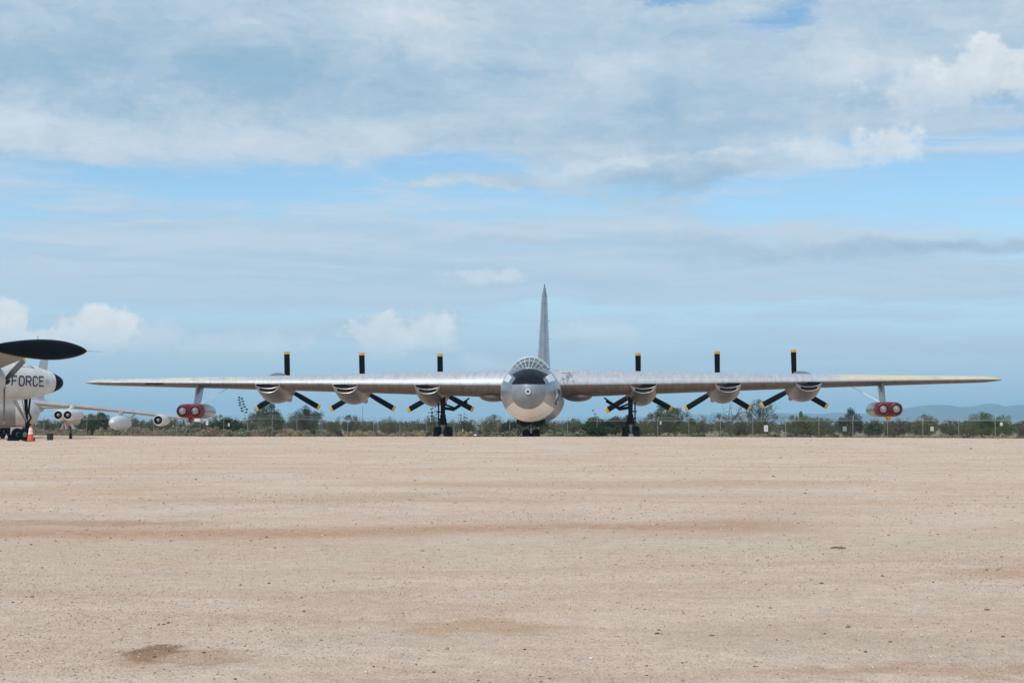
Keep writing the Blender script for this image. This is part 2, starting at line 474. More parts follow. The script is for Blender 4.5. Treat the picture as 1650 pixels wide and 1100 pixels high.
def dup(root, loc, rz=0, sc=1.0, label=None):
    def cp(o, par):
        c = o.copy(); COL.objects.link(c)
        if par: c.parent = par
        for ch in list(o.children): cp(ch, c)
        return c
    r = cp(root, None)
    r.location = loc; r.rotation_euler = (0, 0, rz); r.scale = (sc, sc, sc) if not hasattr(sc, '__len__') else sc
    if label: r['label'] = label
    return r


# ------------------------------------------------------------------ ground
def smooth_interp(y, ys, zs):
    y = np.asarray(y, float)
    g = np.arange(-60, 400, .5)
    base = np.interp(g, ys, zs)
    kern = np.hanning(15); kern /= kern.sum()
    sm = np.convolve(np.pad(base, 7, mode='edge'), kern, 'valid')
    return np.interp(y, g, sm)


def ground_z(x, y):
    x = np.asarray(x, float); y = np.asarray(y, float)
    c = smooth_interp(y, [-40, 4, 14, 25, 45, 66, 72.5, 78, 86, 100, 112, 150, 400], [0, 0, .10, .285, .62, .955, 1.03, .99, .70, .10, 0, 0, 0])
    l = smooth_interp(y, [-40, 4, 14, 25, 45, 66, 74, 82, 118, 148, 172, 190, 230, 400], [0, 0, .10, .285, .55, .74, .76, .72, .39, .18, .24, .28, .22, 0])
    f = np.clip((x + 23.5) / 8.0, 0, 1); f = f * f * (3 - 2 * f)
    z = l * (1 - f) + c * f
    z = z - .085 * np.clip((x - 6) / 18, 0, 1.5) * np.exp(-((y - 73) / 22) ** 2)
    z = z + .012 * np.sin(x * .55 + y * .31) * np.exp(-np.maximum(0, y - 40) / 15.) * np.clip(y / 12, 0, 1)
    return z


def gz(x, y): return float(ground_z(x, y))


def axis_pts(fine_lo, fine_hi, step, far, grow=1.25):
    a = list(np.arange(fine_lo, fine_hi + 1e-6, step))
    s = step; p = a[-1]; hi = []
    while p < far: s *= grow; p += s; hi.append(min(p, far))
    s = step; p = a[0]; lo = []
    while p > -far: s *= grow; p -= s; lo.append(max(p, -far))
    return np.array(lo[::-1] + a + hi)


def ground_material():
    m = bpy.data.materials.new('desert_gravel_ground'); m.use_nodes = True
    t = NT(m.node_tree); b = t.n['Principled BSDF']
    P = t.node('ShaderNodeNewGeometry').outputs['Position']
    sp = t.node('ShaderNodeSeparateXYZ', {0: P}); X, Y, Z = sp.outputs
    flat = t.vm('MULTIPLY', P, (1, 1, 0))
    big = t.noise(flat, .10, 6, .62, .6)
    mid = t.noise(t.vm('MULTIPLY', flat, (.6, 1, 0)), .6, 7, .68, .6)
    strk = t.noise(t.vm('MULTIPLY', flat, (.13, .8, 0)), .7, 7, .66, .8)
    small = t.noise(flat, 5.0, 7, .7)
    grit = t.noise(flat, 55.0, 4, .7)
    tan = (.560, .420, .318); pale = (.630, .503, .400); orange = (.570, .362, .222); grey = (.505, .415, .325)
    c = t.mix(t.ss(mid, .36, .64), tan, pale)
    c = t.mix(t.m('MULTIPLY', t.ss(big, .50, .68), .65), c, orange)
    c = t.mix(t.m('MULTIPLY', t.ss(strk, .54, .72), .28), c, grey)
    c = t.mix(t.m('MULTIPLY', t.ss(strk, .45, .30), .26), c, (.47, .31, .20))
    wob = t.noise(t.vm('MULTIPLY', flat, (.25, .5, 0)), 1.0, 5, .65, out=0)
    wob2 = t.m('MULTIPLY', t.m('SUBTRACT', wob, .5), 3.2)
    # rusty vehicle track running across, and the grey-green one in front of it
    yt = t.m('SUBTRACT', t.m('SUBTRACT', Y, t.m('MULTIPLY_ADD', X, .14, 21.9)), wob2)
    trk = t.m('EXPONENT', t.m('MULTIPLY', t.m('MULTIPLY', yt, yt), -1 / 1.1))
    trk = t.m('MULTIPLY', trk, t.m('MULTIPLY', t.ss(X, 5.2, 2.6), t.ss(small, .30, .58)))
    c = t.mix(t.m('MULTIPLY', trk, .85), c, (.40, .215, .118))
    yg = t.m('SUBTRACT', t.m('SUBTRACT', Y, t.m('MULTIPLY_ADD', X, .10, 19.0)), wob2)
    gr = t.m('MULTIPLY', t.m('EXPONENT', t.m('MULTIPLY', t.m('MULTIPLY', yg, yg), -1 / 1.6)), t.ss(mid, .3, .6))
    c = t.mix(t.m('MULTIPLY', gr, .5), c, (.500, .430, .300))
    # small stains with their own place: damp brown hollow, reddish scuffs, grey gravel spills
    wp = t.vm('ADD', flat, t.vm('MULTIPLY', t.vm('SUBTRACT', t.noise(flat, 2.2, 6, .65, out=1), (.5, .5, .5)), (.9, 1.4, 0)))
    for (cx, cy, sx, sy, col, k) in [(-2.38, 11.25, .20, .42, (.17, .085, .040), .85), (-2.2, 11.0, .55, .45, (.37, .21, .12), .6),
                                     (-.95, 11.9, 1.0, .6, (.50, .405, .315), .5), (1.9, 12.1, 1.1, 1.0, (.49, .395, .305), .55),
                                     (3.0, 11.6, .7, .8, (.47, .38, .295), .5), (-.2, 12.6, .8, .5, (.47, .31, .19), .7),
                                     (5.2, 16.5, 1.2, .5, (.50, .32, .20), .6), (-6, 23, 2.4, .7, (.39, .22, .13), .6),
                                     (2.5, 33, 6, 1.6, (.47, .30, .19), .5), (-3, 28, 4, 1.2, (.47, .33, .22), .5), (3.2, 10.6, 2.0, .35, (.44, .27, .18), .6), (-4, 16, 3, 1.2, (.50, .41, .315), .4)]:
        g = t.gauss(wp, cx, cy, sx, sy)
        c = t.mix(t.m('MULTIPLY', t.ss(g, .25, .75), k), c, col)
    # faint wheel tracks wandering across
    for (a0, b0, amp, wd, kk) in [(15.2, .16, .5, .16, .20), (16.9, .15, .5, .16, .20), (27.5, -.06, .9, .25, .22), (29.3, -.06, .9, .25, .2), (38, .10, 1.4, .35, .22), (40.2, .10, 1.4, .35, .2), (12.6, -.22, .4, .11, .2), (13.9, -.22, .4, .11, .18), (51, .05, 2, .5, .2)]:
        yy = t.m('SUBTRACT', t.m('SUBTRACT', Y, t.m('MULTIPLY_ADD', X, b0, a0)), t.m('MULTIPLY', wob2, amp * .5))
        gk = t.m('MULTIPLY', t.m('EXPONENT', t.m('MULTIPLY', t.m('MULTIPLY', yy, yy), -1 / (wd * wd))), t.ss(small, .3, .6))
        c = t.mix(t.m('MULTIPLY', gk, kk * 1.6), c, (.44, .29, .185))
    # individual grains: colour per pebble cell at two sizes
    for sc, amt, thr in ((26, .42, .62), (62, .55, .5), (140, .5, .5)):
        vo = t.node('ShaderNodeTexVoronoi', {'Vector': flat, 'Scale': sc, 'Randomness': 1.0})
        cs = t.node('ShaderNodeSeparateXYZ', {0: vo.outputs['Color']}).outputs
        dens = t.ss(t.noise(flat, .9, 5, .65), .35, .65, .35, 1.0)
        msk = t.m('MULTIPLY', t.m('MULTIPLY', t.ss(cs[0], thr, thr + .12), t.ss(vo.outputs['Distance'], .5, .3)), dens)
        pc = t.mix(cs[1], (.15, .10, .072), (.72, .60, .47))
        c = t.mix(t.m('MULTIPLY', msk, amt), c, pc)
    c = t.mix(.5, c, t.mix(t.ss(small, .3, .7), (.82, .82, .82), (1.24, 1.24, 1.24)), 'MULTIPLY')
    c = t.mix(.6, c, t.mix(t.ss(grit, .3, .7), (.68, .66, .64), (1.42, 1.42, 1.42)), 'MULTIPLY')
    # beyond the fence the desert floor is duller
    far = t.ss(t.m('MULTIPLY_ADD', X, .45, Y), 172, 182)
    c = t.mix(far, c, t.mix(t.ss(mid, .4, .6), (.26, .20, .13), (.20, .18, .10)))
    t.put(b.inputs['Base Color'], c)
    b.inputs['Roughness'].default_value = .95
    b.inputs['Specular IOR Level'].default_value = .2
    h = t.m('ADD', t.m('MULTIPLY', grit, .012), t.m('MULTIPLY', small, .05))
    v2 = t.node('ShaderNodeTexVoronoi', {'Vector': flat, 'Scale': 38})
    h = t.m('ADD', h, t.m('MULTIPLY', t.ss(v2.outputs['Distance'], .45, .1), .010))
    bn = t.node('ShaderNodeBump', {'Strength': .9, 'Distance': 1.0, 'Height': h})
    t.l.new(bn.outputs[0], b.inputs['Normal'])
    return m


M['ground'] = ground_material()
gx = axis_pts(-60, 60, 1.0, 13500); gy = axis_pts(-10, 210, 1.0, 13500)
GX, GY = np.meshgrid(gx, gy)
GZ = np.where((np.abs(GX) < 300) & (GY < 380), ground_z(GX, GY), 0.0)
nx, ny = len(gx), len(gy)
idx = np.arange(nx * ny).reshape(ny, nx)
fc = np.stack([idx[:-1, :-1], idx[:-1, 1:], idx[1:, 1:], idx[1:, :-1]], -1).reshape(-1, 4)
ground = np_mesh('ground', np.stack([GX, GY, GZ], -1).reshape(-1, 3), fc, M['ground'], smooth=True)
tag(ground, kind='structure')


# ------------------------------------------------------------------ mountains
def mountain(name, pts, depth, base_y, seed):
    rng = np.random.default_rng(seed)
    xs = np.linspace(pts[0][0], pts[-1][0], 700)
    H = np.interp(xs, [p[0] for p in pts], [p[1] for p in pts])
    nz = np.zeros_like(xs)
    for k in range(1, 9):
        ph = rng.uniform(0, 6.28)
        nz += (1 - 2 * np.abs(np.sin(xs / 1500 * 1.8 ** k + ph))) / 1.55 ** k
    H = H * (1 + .26 * nz)
    nd = 26
    rows = []
    for j in range(nd):
        f = j / (nd - 1)
        prof = np.clip(np.sin(pi * f) ** 1.2, 0, 1)
        spur = 1 + .35 * np.sin(xs / 160 + 3 * np.sin(xs / 700 + seed)) * (1 - prof) * prof * 2
        rows.append(np.stack([xs, np.full_like(xs, base_y + depth * f), H * prof * spur - 3], -1))
    V = np.stack(rows)
    n = len(xs); ix = np.arange(nd * n).reshape(nd, n)
    fcs = np.stack([ix[:-1, :-1], ix[:-1, 1:], ix[1:, 1:], ix[1:, :-1]], -1).reshape(-1, 4)
    o = np_mesh(name, V.reshape(-1, 3), fcs, M['hill'], smooth=True)
    tag(o, kind='structure')


M['hill'] = mat('mountain_rock', (.045, .048, .052), .95, 0, .3, .004)
def hx(px, D): return (px - 825) / F * D
def hh(py, D): return EYE + (HOR - py) / F * D
D1 = 8800
mountain('mountains', [(hx(a, D1), hh(b, D1)) for a, b in [(1040, 681), (1120, 672), (1230, 658), (1290, 657), (1340, 662), (1420, 666), (1470, 659), (1530, 656), (1575, 653), (1592, 647), (1610, 654), (1640, 650), (1700, 646), (1900, 645), (2100, 660), (2400, 681)]], 2000, D1 - 1000, 3)
D2 = 11300
mountain('mountains', [(hx(a, D2), hh(b, D2)) for a, b in [(-900, 680), (-500, 668), (-100, 672), (250, 676), (420, 679), (700, 678), (900, 676), (1100, 667), (1250, 664), (1400, 658), (1500, 660), (1700, 656), (2200, 668), (2700, 681)]], 1800, D2 - 900, 8)

# air that fades them
hz = MB(); hz.box((0, 0, 78), (28600, 28600, 162))
M['haze'] = bpy.data.materials.new('haze_air'); M['haze'].use_nodes = True
_t = NT(M['haze'].node_tree); _t.n.clear()
_pv = _t.node('ShaderNodeVolumePrincipled', {'Color': (.46, .77, 1.0, 1), 'Density': 1.4e-4, 'Anisotropy': 0.0})
_o = _t.node('ShaderNodeOutputMaterial'); _t.l.new(_pv.outputs[0], _o.inputs['Volume'])
tag(hz.build('haze', M['haze'], smooth=False), kind='stuff')


# ------------------------------------------------------------------ generic aircraft pieces
def foil(n=22, tc=.15, camber=.03, p=.4):
    """closed outline of a unit-chord aerofoil, TE over the top to LE and back: (x, z)"""
    xs = [(1 - cos(pi * i / n)) / 2 for i in range(n + 1)]
    def th(x): return 5 * tc * (.2969 * sqrt(x) - .1260 * x - .3516 * x ** 2 + .2843 * x ** 3 - .1036 * x ** 4)
    def cm(x): return camber / p ** 2 * (2 * p * x - x * x) if x < p else camber / (1 - p) ** 2 * ((1 - 2 * p) + 2 * p * x - x * x)
    up = [(x, cm(x) + th(x)) for x in reversed(xs)]
    lo = [(x, cm(x) - th(x)) for x in xs[1:-1]]
    return up + lo


def wing_mesh(stations, n=22, camber=.03):
    """stations: (span, y_le, z_le, chord, t/c, incidence rad); span along x, chord along +y"""
    rings = []
    for s, yl, zl, c, tc, inc in stations:
        ring = []
        for x, z in foil(n, tc, camber):
            yy, zz = x * c, z * c
            ring.append((s, yl + yy * cos(inc) + zz * sin(inc), zl - yy * sin(inc) + zz * cos(inc)))
        rings.append(ring)
    mb = MB(); mb.loft(rings); return mb


def wheel_mb(r, w, hubr, axis='x', n=28):
    mb = MB()
    h = w / 2
    prof = [(-h * .55, hubr), (-h * .85, hubr * 1.15), (-h, r * .72), (-h * .86, r * .92), (-h * .45, r), (h * .45, r), (h * .86, r * .92), (h, r * .72), (h * .85, hubr * 1.15), (h * .55, hubr)]
    mb.lathe(prof, axis, n=n, mi=0, cap=False)
    mb.lathe([(-h * .55, hubr), (-h * .6, hubr * .55), (-h * .8, hubr * .3), (-h * .8, 0.001)], axis, n=n, mi=1, cap=False)
    mb.lathe([(h * .55, hubr), (h * .6, hubr * .55), (h * .8, hubr * .3), (h * .8, 0.001)], axis, n=n, mi=1, cap=False)
    return mb


def blade_mb(R, r0, chord, thick=.09, tip=.2, twist0=35, twist1=12, taper_root=.55):
    """blade along +z, disc in the xz plane (axis y)"""
    mb = MB(); st = []
    zs = list(np.linspace(r0, R - tip, 9)) + [R]
    rings = []
    for z in zs:
        f = (z - r0) / (R - r0)
        c = chord * (taper_root + (1 - taper_root) * min(1, f / .35)) * (1 - .06 * f)
        t_ = thick * (1.6 - 1.25 * f)
        a = radians(twist0 + (twist1 - twist0) * f)
        ring = []
        for k in range(12):
            q = 2 * pi * k / 12
            u, w = c / 2 * cos(q), t_ / 2 * sin(q)
            ring.append((u * cos(a) - w * sin(a), u * sin(a) + w * cos(a), z))
        rings.append(ring)
    mb.loft(rings[:9], 0, False)
    mb.loft(rings[8:], 1, False)
    mb.add(rings[-1], [tuple(range(12))], 1)
    return mb


# ------------------------------------------------------------------ the six-engined bomber
NOSE = (.99, 103.0)
YAW = radians(-2.44)
bomber = empty('bomber_airplane', (NOSE[0], NOSE[1], 0.0), (0, radians(-.13), YAW))
tag(bomber, 'huge silver six engined propeller bomber facing the camera on the gravel', 'airplane')
FC = 3.58                       # fuselage centre height
FR = 1.905
FA = 4.6                        # nose length


def nose_y(r): return FA * (1 - sqrt(max(0, 1 - min(1, r / FR) ** 2)))


fu = MB()
prof = []
for i in range(25):
    a = pi / 2 * i / 24
    prof.append((FA * (1 - cos(a)), FR * sin(a), FC))
prof += [(8, FR, FC), (14, FR, FC), (20, FR, FC), (26, FR, FC), (31, FR, FC), (35, 1.80, FC + .08), (39, 1.55, FC + .28), (43, 1.18, FC + .6), (46.5, .8, FC + .85), (48.8, .42, FC + 1.0), (49.3, .05, FC + 1.02)]
rings = []
for (y, r, zc) in prof:
    r = max(r, .002)
    rings.append([(r * cos(2 * pi * k / 64), y, zc + r * sin(2 * pi * k / 64)) for k in range(64)])
fu.loft(rings)
fus = fu.build('fuselage', M['alu'], bomber)


def sector(a0, a1, r0, r1, off, na=24, nr=8):
    mb = MB(); rr = []
    for i in range(na + 1):
        a = radians(a0 + (a1 - a0) * i / na)
        rr.append([(r * cos(a), nose_y(r) - off, FC + r * sin(a)) for r in np.linspace(r0, r1, nr + 1)])
    for j in range(len(rr)):
        rr[j] = [(p[0] * 1.004, p[1], FC + (p[2] - FC) * 1.004) for p in rr[j]]
    mb.loft(rr, 0, False, closed=False)
    return mb


nc = sector(0, 360, .10, 1.07, .012, 72, 10)
nc.build('nose_cone', M['nosegrey'], fus)
sector(-145, -34, 1.10, 1.86, .012, 48, 14).build('belly_panel', M['belly'], fus)
sector(139, 156, 1.36, 1.78, .014, 10, 6).build('side_panel', M['panelw'], fus)
sector(24, 41, 1.36, 1.78, .014, 10, 6).build('side_panel', M['panelw'], fus)
# thin seam ring round the nose cone and round the nose section
for rr_, wd in ((1.075, .02), (1.62, .012)):
    sector(0, 360, rr_, rr_ + wd, .016, 72, 1).build('seam_ring', M['spin'], fus)
# radiating seams on the nose cone
sm = MB()
for k in range(24):
    a = 360 / 24 * k
    if 35 < a < 145: continue
    q = sector(a - .12, a + .12, .17, 1.06, .016, 1, 8); sm.add(q.v, q.f)
sm.build('nose_seams', M['spin'], fus)
# gun port ring
gp = MB()
gp.lathe([(-.10, .09), (-.13, .105), (-.13, .15), (-.06, .175), (.03, .17)], 'y', (0, 0, FC - .03), 24, 0, False)
gp.lathe([(-.10, .09), (.0, .085), (.02, .001)], 'y', (0, 0, FC - .03), 24, 1, False)
gp.build('gun_port', [M['white'], M['duct']], fus)

# dark bomb-aimer's window: outline in front view, laid on the nose surface
ZS = .00528
top = [(175, 320), (240, 285), (310, 262), (385, 255), (460, 262), (535, 288), (600, 325)]
lft = [(320, 175), (345, 200), (370, 226), (395, 206), (430, 180), (441, 190)]
rgt = [(325, 600), (350, 570), (375, 545), (400, 560), (430, 577), (441, 565)]
nw = MB(); cols = []
for i in range(29):
    f = i / 28
    colr = []
    for j in range(13):
        g = j / 12
        xt = 175 + (600 - 175) * f
        yt = np.interp(xt, [p[0] for p in top], [p[1] for p in top])
        yb = 441
        # side curves squeeze the columns
        ycur = yt + (yb - yt) * g
        xl = np.interp(ycur, [p[0] for p in lft], [p[1] for p in lft]); xr = np.interp(ycur, [p[0] for p in rgt], [p[1] for p in rgt])
        xc = xl + (xr - xl) * f if ycur > 320 else xt
        if ycur <= 325:
            k = max(0, min(1, (ycur - 255) / 70)); xc = xt
        X_, Z_ = (xc - 375) * ZS, (524 - ycur) * ZS
        r = sqrt(X_ * X_ + Z_ * Z_)
        colr.append((X_ * 1.006, nose_y(r) - .03, FC + Z_ * 1.006))
    cols.append(colr)
nw.loft(cols, 0, False, closed=False)
nwo = nw.build('nose_window', M['noseglass'], fus)
wf = MB()
for fx in (.2, .4, .6, .8):
    i = int(round(fx * 28))
    wf.tube([(p[0], p[1] - .006, p[2]) for p in cols[i]], .008, 6)
wf.tube([(c[7][0], c[7][1] - .006, c[7][2]) for c in cols], .007, 6)
wf.build('window_bars', M['gearblk'], fus)
# emblem on the bomber's side: pale oval with a dark swirl
def side_pt(y, a):           # point on fuselage near nose at station y and angle a (deg from +x)
    r = FR * sqrt(max(0, 1 - (1 - min(y, FA) / FA) ** 2)) + .012
    return (r * cos(radians(a)), y, FC + r * sin(radians(a)))
em = MB(); ring = [side_pt(3.1 + .62 * cos(2 * pi * k / 28), -8 + 21 * sin(2 * pi * k / 28)) for k in range(28)]
cpt = side_pt(3.1, -8)
em.add([cpt] + ring, [(0, k + 1, (k + 1) % 28 + 1) for k in range(28)], 0)
em.tube([side_pt(3.1 + .32 * sin(q * 4.2), -8 + 13 * cos(q * 3.1)) for q in np.linspace(0, 1, 16)], .05, 6, 1)
em.tube([side_pt(2.75 + .6 * q, -19 - 7 * q) for q in np.linspace(0, 1, 6)], .06, 6, 1)
em.build('emblem', [M['white'], M['letter']], fus)
em = MB(); em.add([side_pt(3.0 + dy, 190 + da) for dy, da in ((0, -4), (.5, -4), (.5, 4), (0, 4))], [(0, 1, 2, 3)], 0)
em.add([side_pt(3.1 + dy, 196 + da) for dy, da in ((0, -1.5), (.3, -1.5), (.3, 1.5), (0, 1.5))], [(0, 1, 2, 3)], 1)
em.build('small_marking', [M['white'], M['red']], fus)

# greenhouse canopy: panes and white frames
CZ = 4.5
cprof = [(1.72, .56), (2.55, 1.04), (3.5, 1.29), (4.6, 1.38), (5.8, 1.30), (7.2, .95)]
def cp_(y, r, q): return (r * sin(radians(q)), y, CZ + r * cos(radians(q)))
NQ = 8
qs = [-62 + 124 * k / NQ for k in range(NQ + 1)]
cf = MB()
for (y, r) in cprof[:]:
    cf.tube([cp_(y, r + .006, q) for q in np.linspace(-62, 62, 33)], .020, 6)
for q in qs:
    pts = []
    for (y0, r0), (y1, r1) in zip(cprof[:-1], cprof[1:]):
        for f in (0, .5): pts.append(cp_(y0 + (y1 - y0) * f, r0 + (r1 - r0) * f + .006 + (.03 if f else 0), q))
    pts.append(cp_(cprof[-1][0], cprof[-1][1], q))
    cf.tube(pts, .016, 6)
canopy = cf.build('canopy', M['white'], bomber)
for (y0, r0), (y1, r1) in zip(cprof[:-1], cprof[1:]):
    for q0, q1 in zip(qs[:-1], qs[1:]):
        pm = MB()
        rr = [[cp_(y0 + (y1 - y0) * f, r0 + (r1 - r0) * f + .03 * sin(pi * f), q0 + (q1 - q0) * g) for g in (0, .33, .67, 1)] for f in (0, .5, 1)]
        pm.loft(rr, 0, False, closed=False)
        pm.build('pane', M['pane'], canopy)


# wings
def w_c(s): return 9.9 - 7.2 * s / 35
def w_tc(s): return .212 - .062 * s / 35
def w_le(s): return 13.5 + .27 * s
def w_mid(s): return 4.41 + .42 * s / 35
INC = radians(3)
def w_zle(s): return w_mid(s) - .03 * w_c(s) + .052 * .35 * w_c(s)


for sg in (-1, 1):
    st = []
    for s in list(np.linspace(0, 33.0, 23)) + [33.6, 34.0, 34.35, 34.6, 34.72]:
        c = w_c(s); le = w_le(s); k = 1.0
        if s > 33.0:
            k = sqrt(max(.012, 1 - ((s - 33.0) / 1.73) ** 2))
        cc = c * k
        st.append((sg * s, le + (c - cc) * .45, w_zle(s) - (c - cc) * .01, cc, w_tc(s) * (.25 + .75 * k), INC))
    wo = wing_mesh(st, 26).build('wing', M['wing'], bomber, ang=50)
    # landing light / dark access panel near the tip on one wing only
    if sg < 0:
        pl = MB(); s0 = 28.0
        for s_ in (0,):
            pts = [(sg * (s0 + ds), w_le(s0 + ds) - .012, w_zle(s0 + ds) + dz) for ds, dz in ((0, -.10), (.9, -.09), (1.1, .0), (.2, .0))]
        pl.box((sg * (s0 + .7), w_le(s0 + .7) + .05, w_zle(s0 + .7) - .07), (1.5, .12, .12), 0, Matrix.Rotation(radians(15 * sg), 3, 'Z'))
        pl.build('landing_light', M['gearblk'], wo)
    # bulge under the wing root
    bu = MB(); bu.lathe([(-1.9 + 3.8 * (1 - cos(pi * i / 14)) / 2, sin(pi * i / 14)) for i in range(15)], 'y', n=24)
    bu.v = [(sg * 3.0 + p[0] * 1.05, 16.9 + p[1], 3.56 + p[2] * .42) for p in bu.v]
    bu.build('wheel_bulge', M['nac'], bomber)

# engines
ENG = [(7.62, 26.0, 4.07), (13.7, 26.35, 4.19), (19.62, 26.75, 4.31)]
proto_blade = blade_mb(2.92, .42, .46, .10, .20, 30, 10, .72)
first_blade = None
for sg in (-1, 1):
    for (s, yh, zh) in ENG:
        x0 = sg * s; zl = w_zle(s) - .06; y0 = w_le(s) - .30
        L = yh - .25 - y0
        secs = [(0, .93, .035, .63, zl), (.05, .98, .08, .74, zl - .01), (.12, 1.05, .26, .86, zl - .04), (.22, 1.12, .60, 1.0, zl - .10), (.36, 1.17, 1.0, 1.13, zl - .22),
                (.52, 1.18, 1.14, 1.18, zh + .02), (.66, 1.12, 1.1, 1.10, zh), (.78, .98, .98, .97, zh), (.88, .80, .8, .8, zh), (.96, .60, .6, .6, zh), (1.0, .52, .52, .52, zh)]
        if s < 10: secs = [(f, w * 1.0, t_, b_ * 1.05, z) for f, w, t_, b_, z in secs]
        NK = 40
        rings = []
        for (f, w, t_, b_, z) in secs:
            rings.append([(x0 + w * cos(2 * pi * k / NK), y0 + f * L, z + (t_ if sin(2 * pi * k / NK) > 0 else b_) * sin(2 * pi * k / NK)) for k in range(NK)])
        nb = MB(); nb.loft(rings, 0, False)
        nb.add(rings[-1], [tuple(range(NK))], 0)
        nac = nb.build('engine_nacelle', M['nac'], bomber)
        # intake: dark throat set back from the lip, with a splitter lip across
        w, b_ = .90, .60
        du = MB(); rg = []
        for (dy, k_) in ((0.0, 1.0), (.28, .95), (.30, .02)):
            rg.append([(x0 + w * k_ * cos(2 * pi * k / NK), y0 + dy, zl + (.03 if sin(2 * pi * k / NK) > 0 else b_) * k_ * sin(2 * pi * k / NK)) for k in range(NK)])
        du.loft(rg, 0, False)
        du.build('intake_duct', M['duct'], nac, fix=False)
        def arc(w_, b2, dz, y_): return [(x0 + w_ * cos(q), y_, zl + dz - b2 * sin(q)) for q in np.linspace(.06, pi - .06, 21)]
        lp = MB(); lp.tube(arc(.93, .63, 0, y0 - .01), [.005 + .028 * sin(q) ** 4 for q in np.linspace(.06, pi - .06, 21)], 8)
        lp.build('intake_lip', M['polish'], nac)
        lp = MB(); pts = arc(.90, .33, 0, y0 - .03)
        lp.tube(pts, [.006 + .017 * sin(q) for q in np.linspace(.06, pi - .06, 21)], 8, 0)
        lp.build('intake_splitter', M['polish'], nac)
        for q0, q1 in ((.06, .88), (pi - .88, pi - .06)):
            ra = [[(x0 + .90 * cos(q), y0 - .012, zl - .33 * sin(q)), (x0 + .93 * cos(q), y0 - .012, zl - .62 * sin(q))] for q in np.linspace(q0, q1, 8)]
            lp = MB(); lp.loft(ra, 0, False, closed=False)       # metal web that narrows the lower slot
            lp.build('intake_web', M['nac'], nac)
        # upper lip of the intake
        lp = MB(); lp.tube([(x0 + .93 * cos(q), y0 - .005, zl + .035 * sin(q)) for q in np.linspace(.05, pi - .05, 15)], .016, 6)
        lp.build('intake_lip', M['nac'], nac)
        # exhaust blisters beneath
        ex = MB()
        for dx in (-.62, .62):
            ex.tube([(x0 + dx, y0 + L * .60, zh - .92), (x0 + dx * .96, y0 + L * .74, zh - .90), (x0 + dx * .8, y0 + L * .86, zh - .70)], [.10, .17, .12], 10)
        ex.build('exhaust_stub', M['spin'], nac)
        # propeller
        pr = MB(); pr.lathe([(-.28, .50), (-.1, .52), (.12, .50), (.35, .42), (.62, .27), (.80, .10), (.84, .005)], 'y', n=28, cap=False)
        prop = pr.build('propeller', M['spin'], bomber, loc=(x0, yh, zh))
        for k in range(3):
            if first_blade is None:
                bl = first_blade = proto_blade.build('blade', [M['black'], M['yellow']], prop)
            else:
                bl = first_blade.copy(); COL.objects.link(bl); bl.parent = prop
            bl.rotation_euler = (0, radians(120 * k + random.uniform(-1.6, 1.6)), 0)

# jet pods
for sg in (-1, 1):
    px_ = sg * 25.25; yf = 17.75; zc = 2.56
    def stad(y, hw, hr, n=12, zz=zc):
        pts = []
        for k in range(n + 1):
            a = -pi / 2 + pi * k / n; pts.append((px_ + hw + hr * cos(a), y, zz + hr * sin(a)))
        for k in range(n + 1):
            a = pi / 2 + pi * k / n; pts.append((px_ - hw + hr * cos(a), y, zz + hr * sin(a)))
        return pts
    body = MB()
    body.loft([stad(yf + .95, .48, .52), stad(yf + 2.0, .49, .545), stad(yf + 3.4, .49, .54), stad(yf + 4.6, .47, .46), stad(yf + 5.6, .44, .34)], 0, True)
    pod = body.build('jet_pod', M['alu'], bomber)
    cw = MB()
    cw.loft([stad(yf + .17, .46, .40), stad(yf + .22, .468, .455), stad(yf + .40, .474, .497), stad(yf + .65, .478, .515), stad(yf + .95, .48, .522)], 0, False)
    for dx in (-.462, .462):
        cw.lathe([(.30, .34), (.10, .345), (.03, .36), (0, .385), (.02, .42), (.10, .465), (.25, .497), (.5, .512), (.9, .515)], 'y', (px_ + dx, yf, zc), 36, 0, False)
    cw.loft([[(px_ - .2, yf + .20, zc + .40), (px_ + .2, yf + .20, zc + .40)], [(px_ - .2, yf + .20, zc - .40), (px_ + .2, yf + .20, zc - .40)]], 0, False, closed=False)
    cwl = cw.build('nose_cowl', M['red'], pod)
    for dx in (-.462, .462):
        ic = MB()
        ic.lathe([(.12, .338), (.6, .33), (.6, .2)], 'y', (px_ + dx, yf, zc), 28, 0, False)
        ic.build('inlet_duct', M['duct'], pod, fix=False)
        ic = MB()
        ic.lathe([(-.30, .002), (-.28, .03), (-.16, .15), (-.04, .25), (.08, .31), (.22, .327), (.55, .32)], 'y', (px_ + dx, yf, zc), 28, 0, False)
        ic.build('intake_cone', M['cone'], pod)
    fn = MB()
    fn.loft([[(px_ - .16, yf + .35, zc - .50), (px_ + .16, yf + .35, zc - .50), (px_ + .16, yf + 1.2, zc - .52), (px_ - .16, yf + 1.2, zc - .52)],
             [(px_ - .03, yf + .6, zc - .92), (px_ + .03, yf + .6, zc - .92), (px_ + .03, yf + .95, zc - .92), (px_ - .03, yf + .95, zc - .92)]], 0, True)
    fn.build('drain_fin', M['red'] if sg < 0 else M['yellow'], pod)
    # swept pylon up into the wing
    py = MB(); rg = []
    for f in np.linspace(0, 1, 7):
        z = zc + .42 + f * (4.62 - zc - .42); y_ = yf + 1.35 + f * 1.35; ch = 1.9 + .5 * f; th_ = .15
        xx = px_ - sg * (.12 * (1 - f) + 0.0)
        rg.append([(xx + th_ * u, y_ + ch * v, z) for u, v in ((0, 0), (.7, .06), (1, .3), (.8, .7), (0, 1), (-.8, .7), (-1, .3), (-.7, .06))])
    py.loft(rg)
    py.build('pylon', M['alu'], pod)
    br = MB(); br.tube([(sg * 22.9, 20.9, 4.33), (px_ - sg * .35, yf + 1.9, zc + .52)], .022, 6)
    br.build('brace_rod', M['white'], pod)

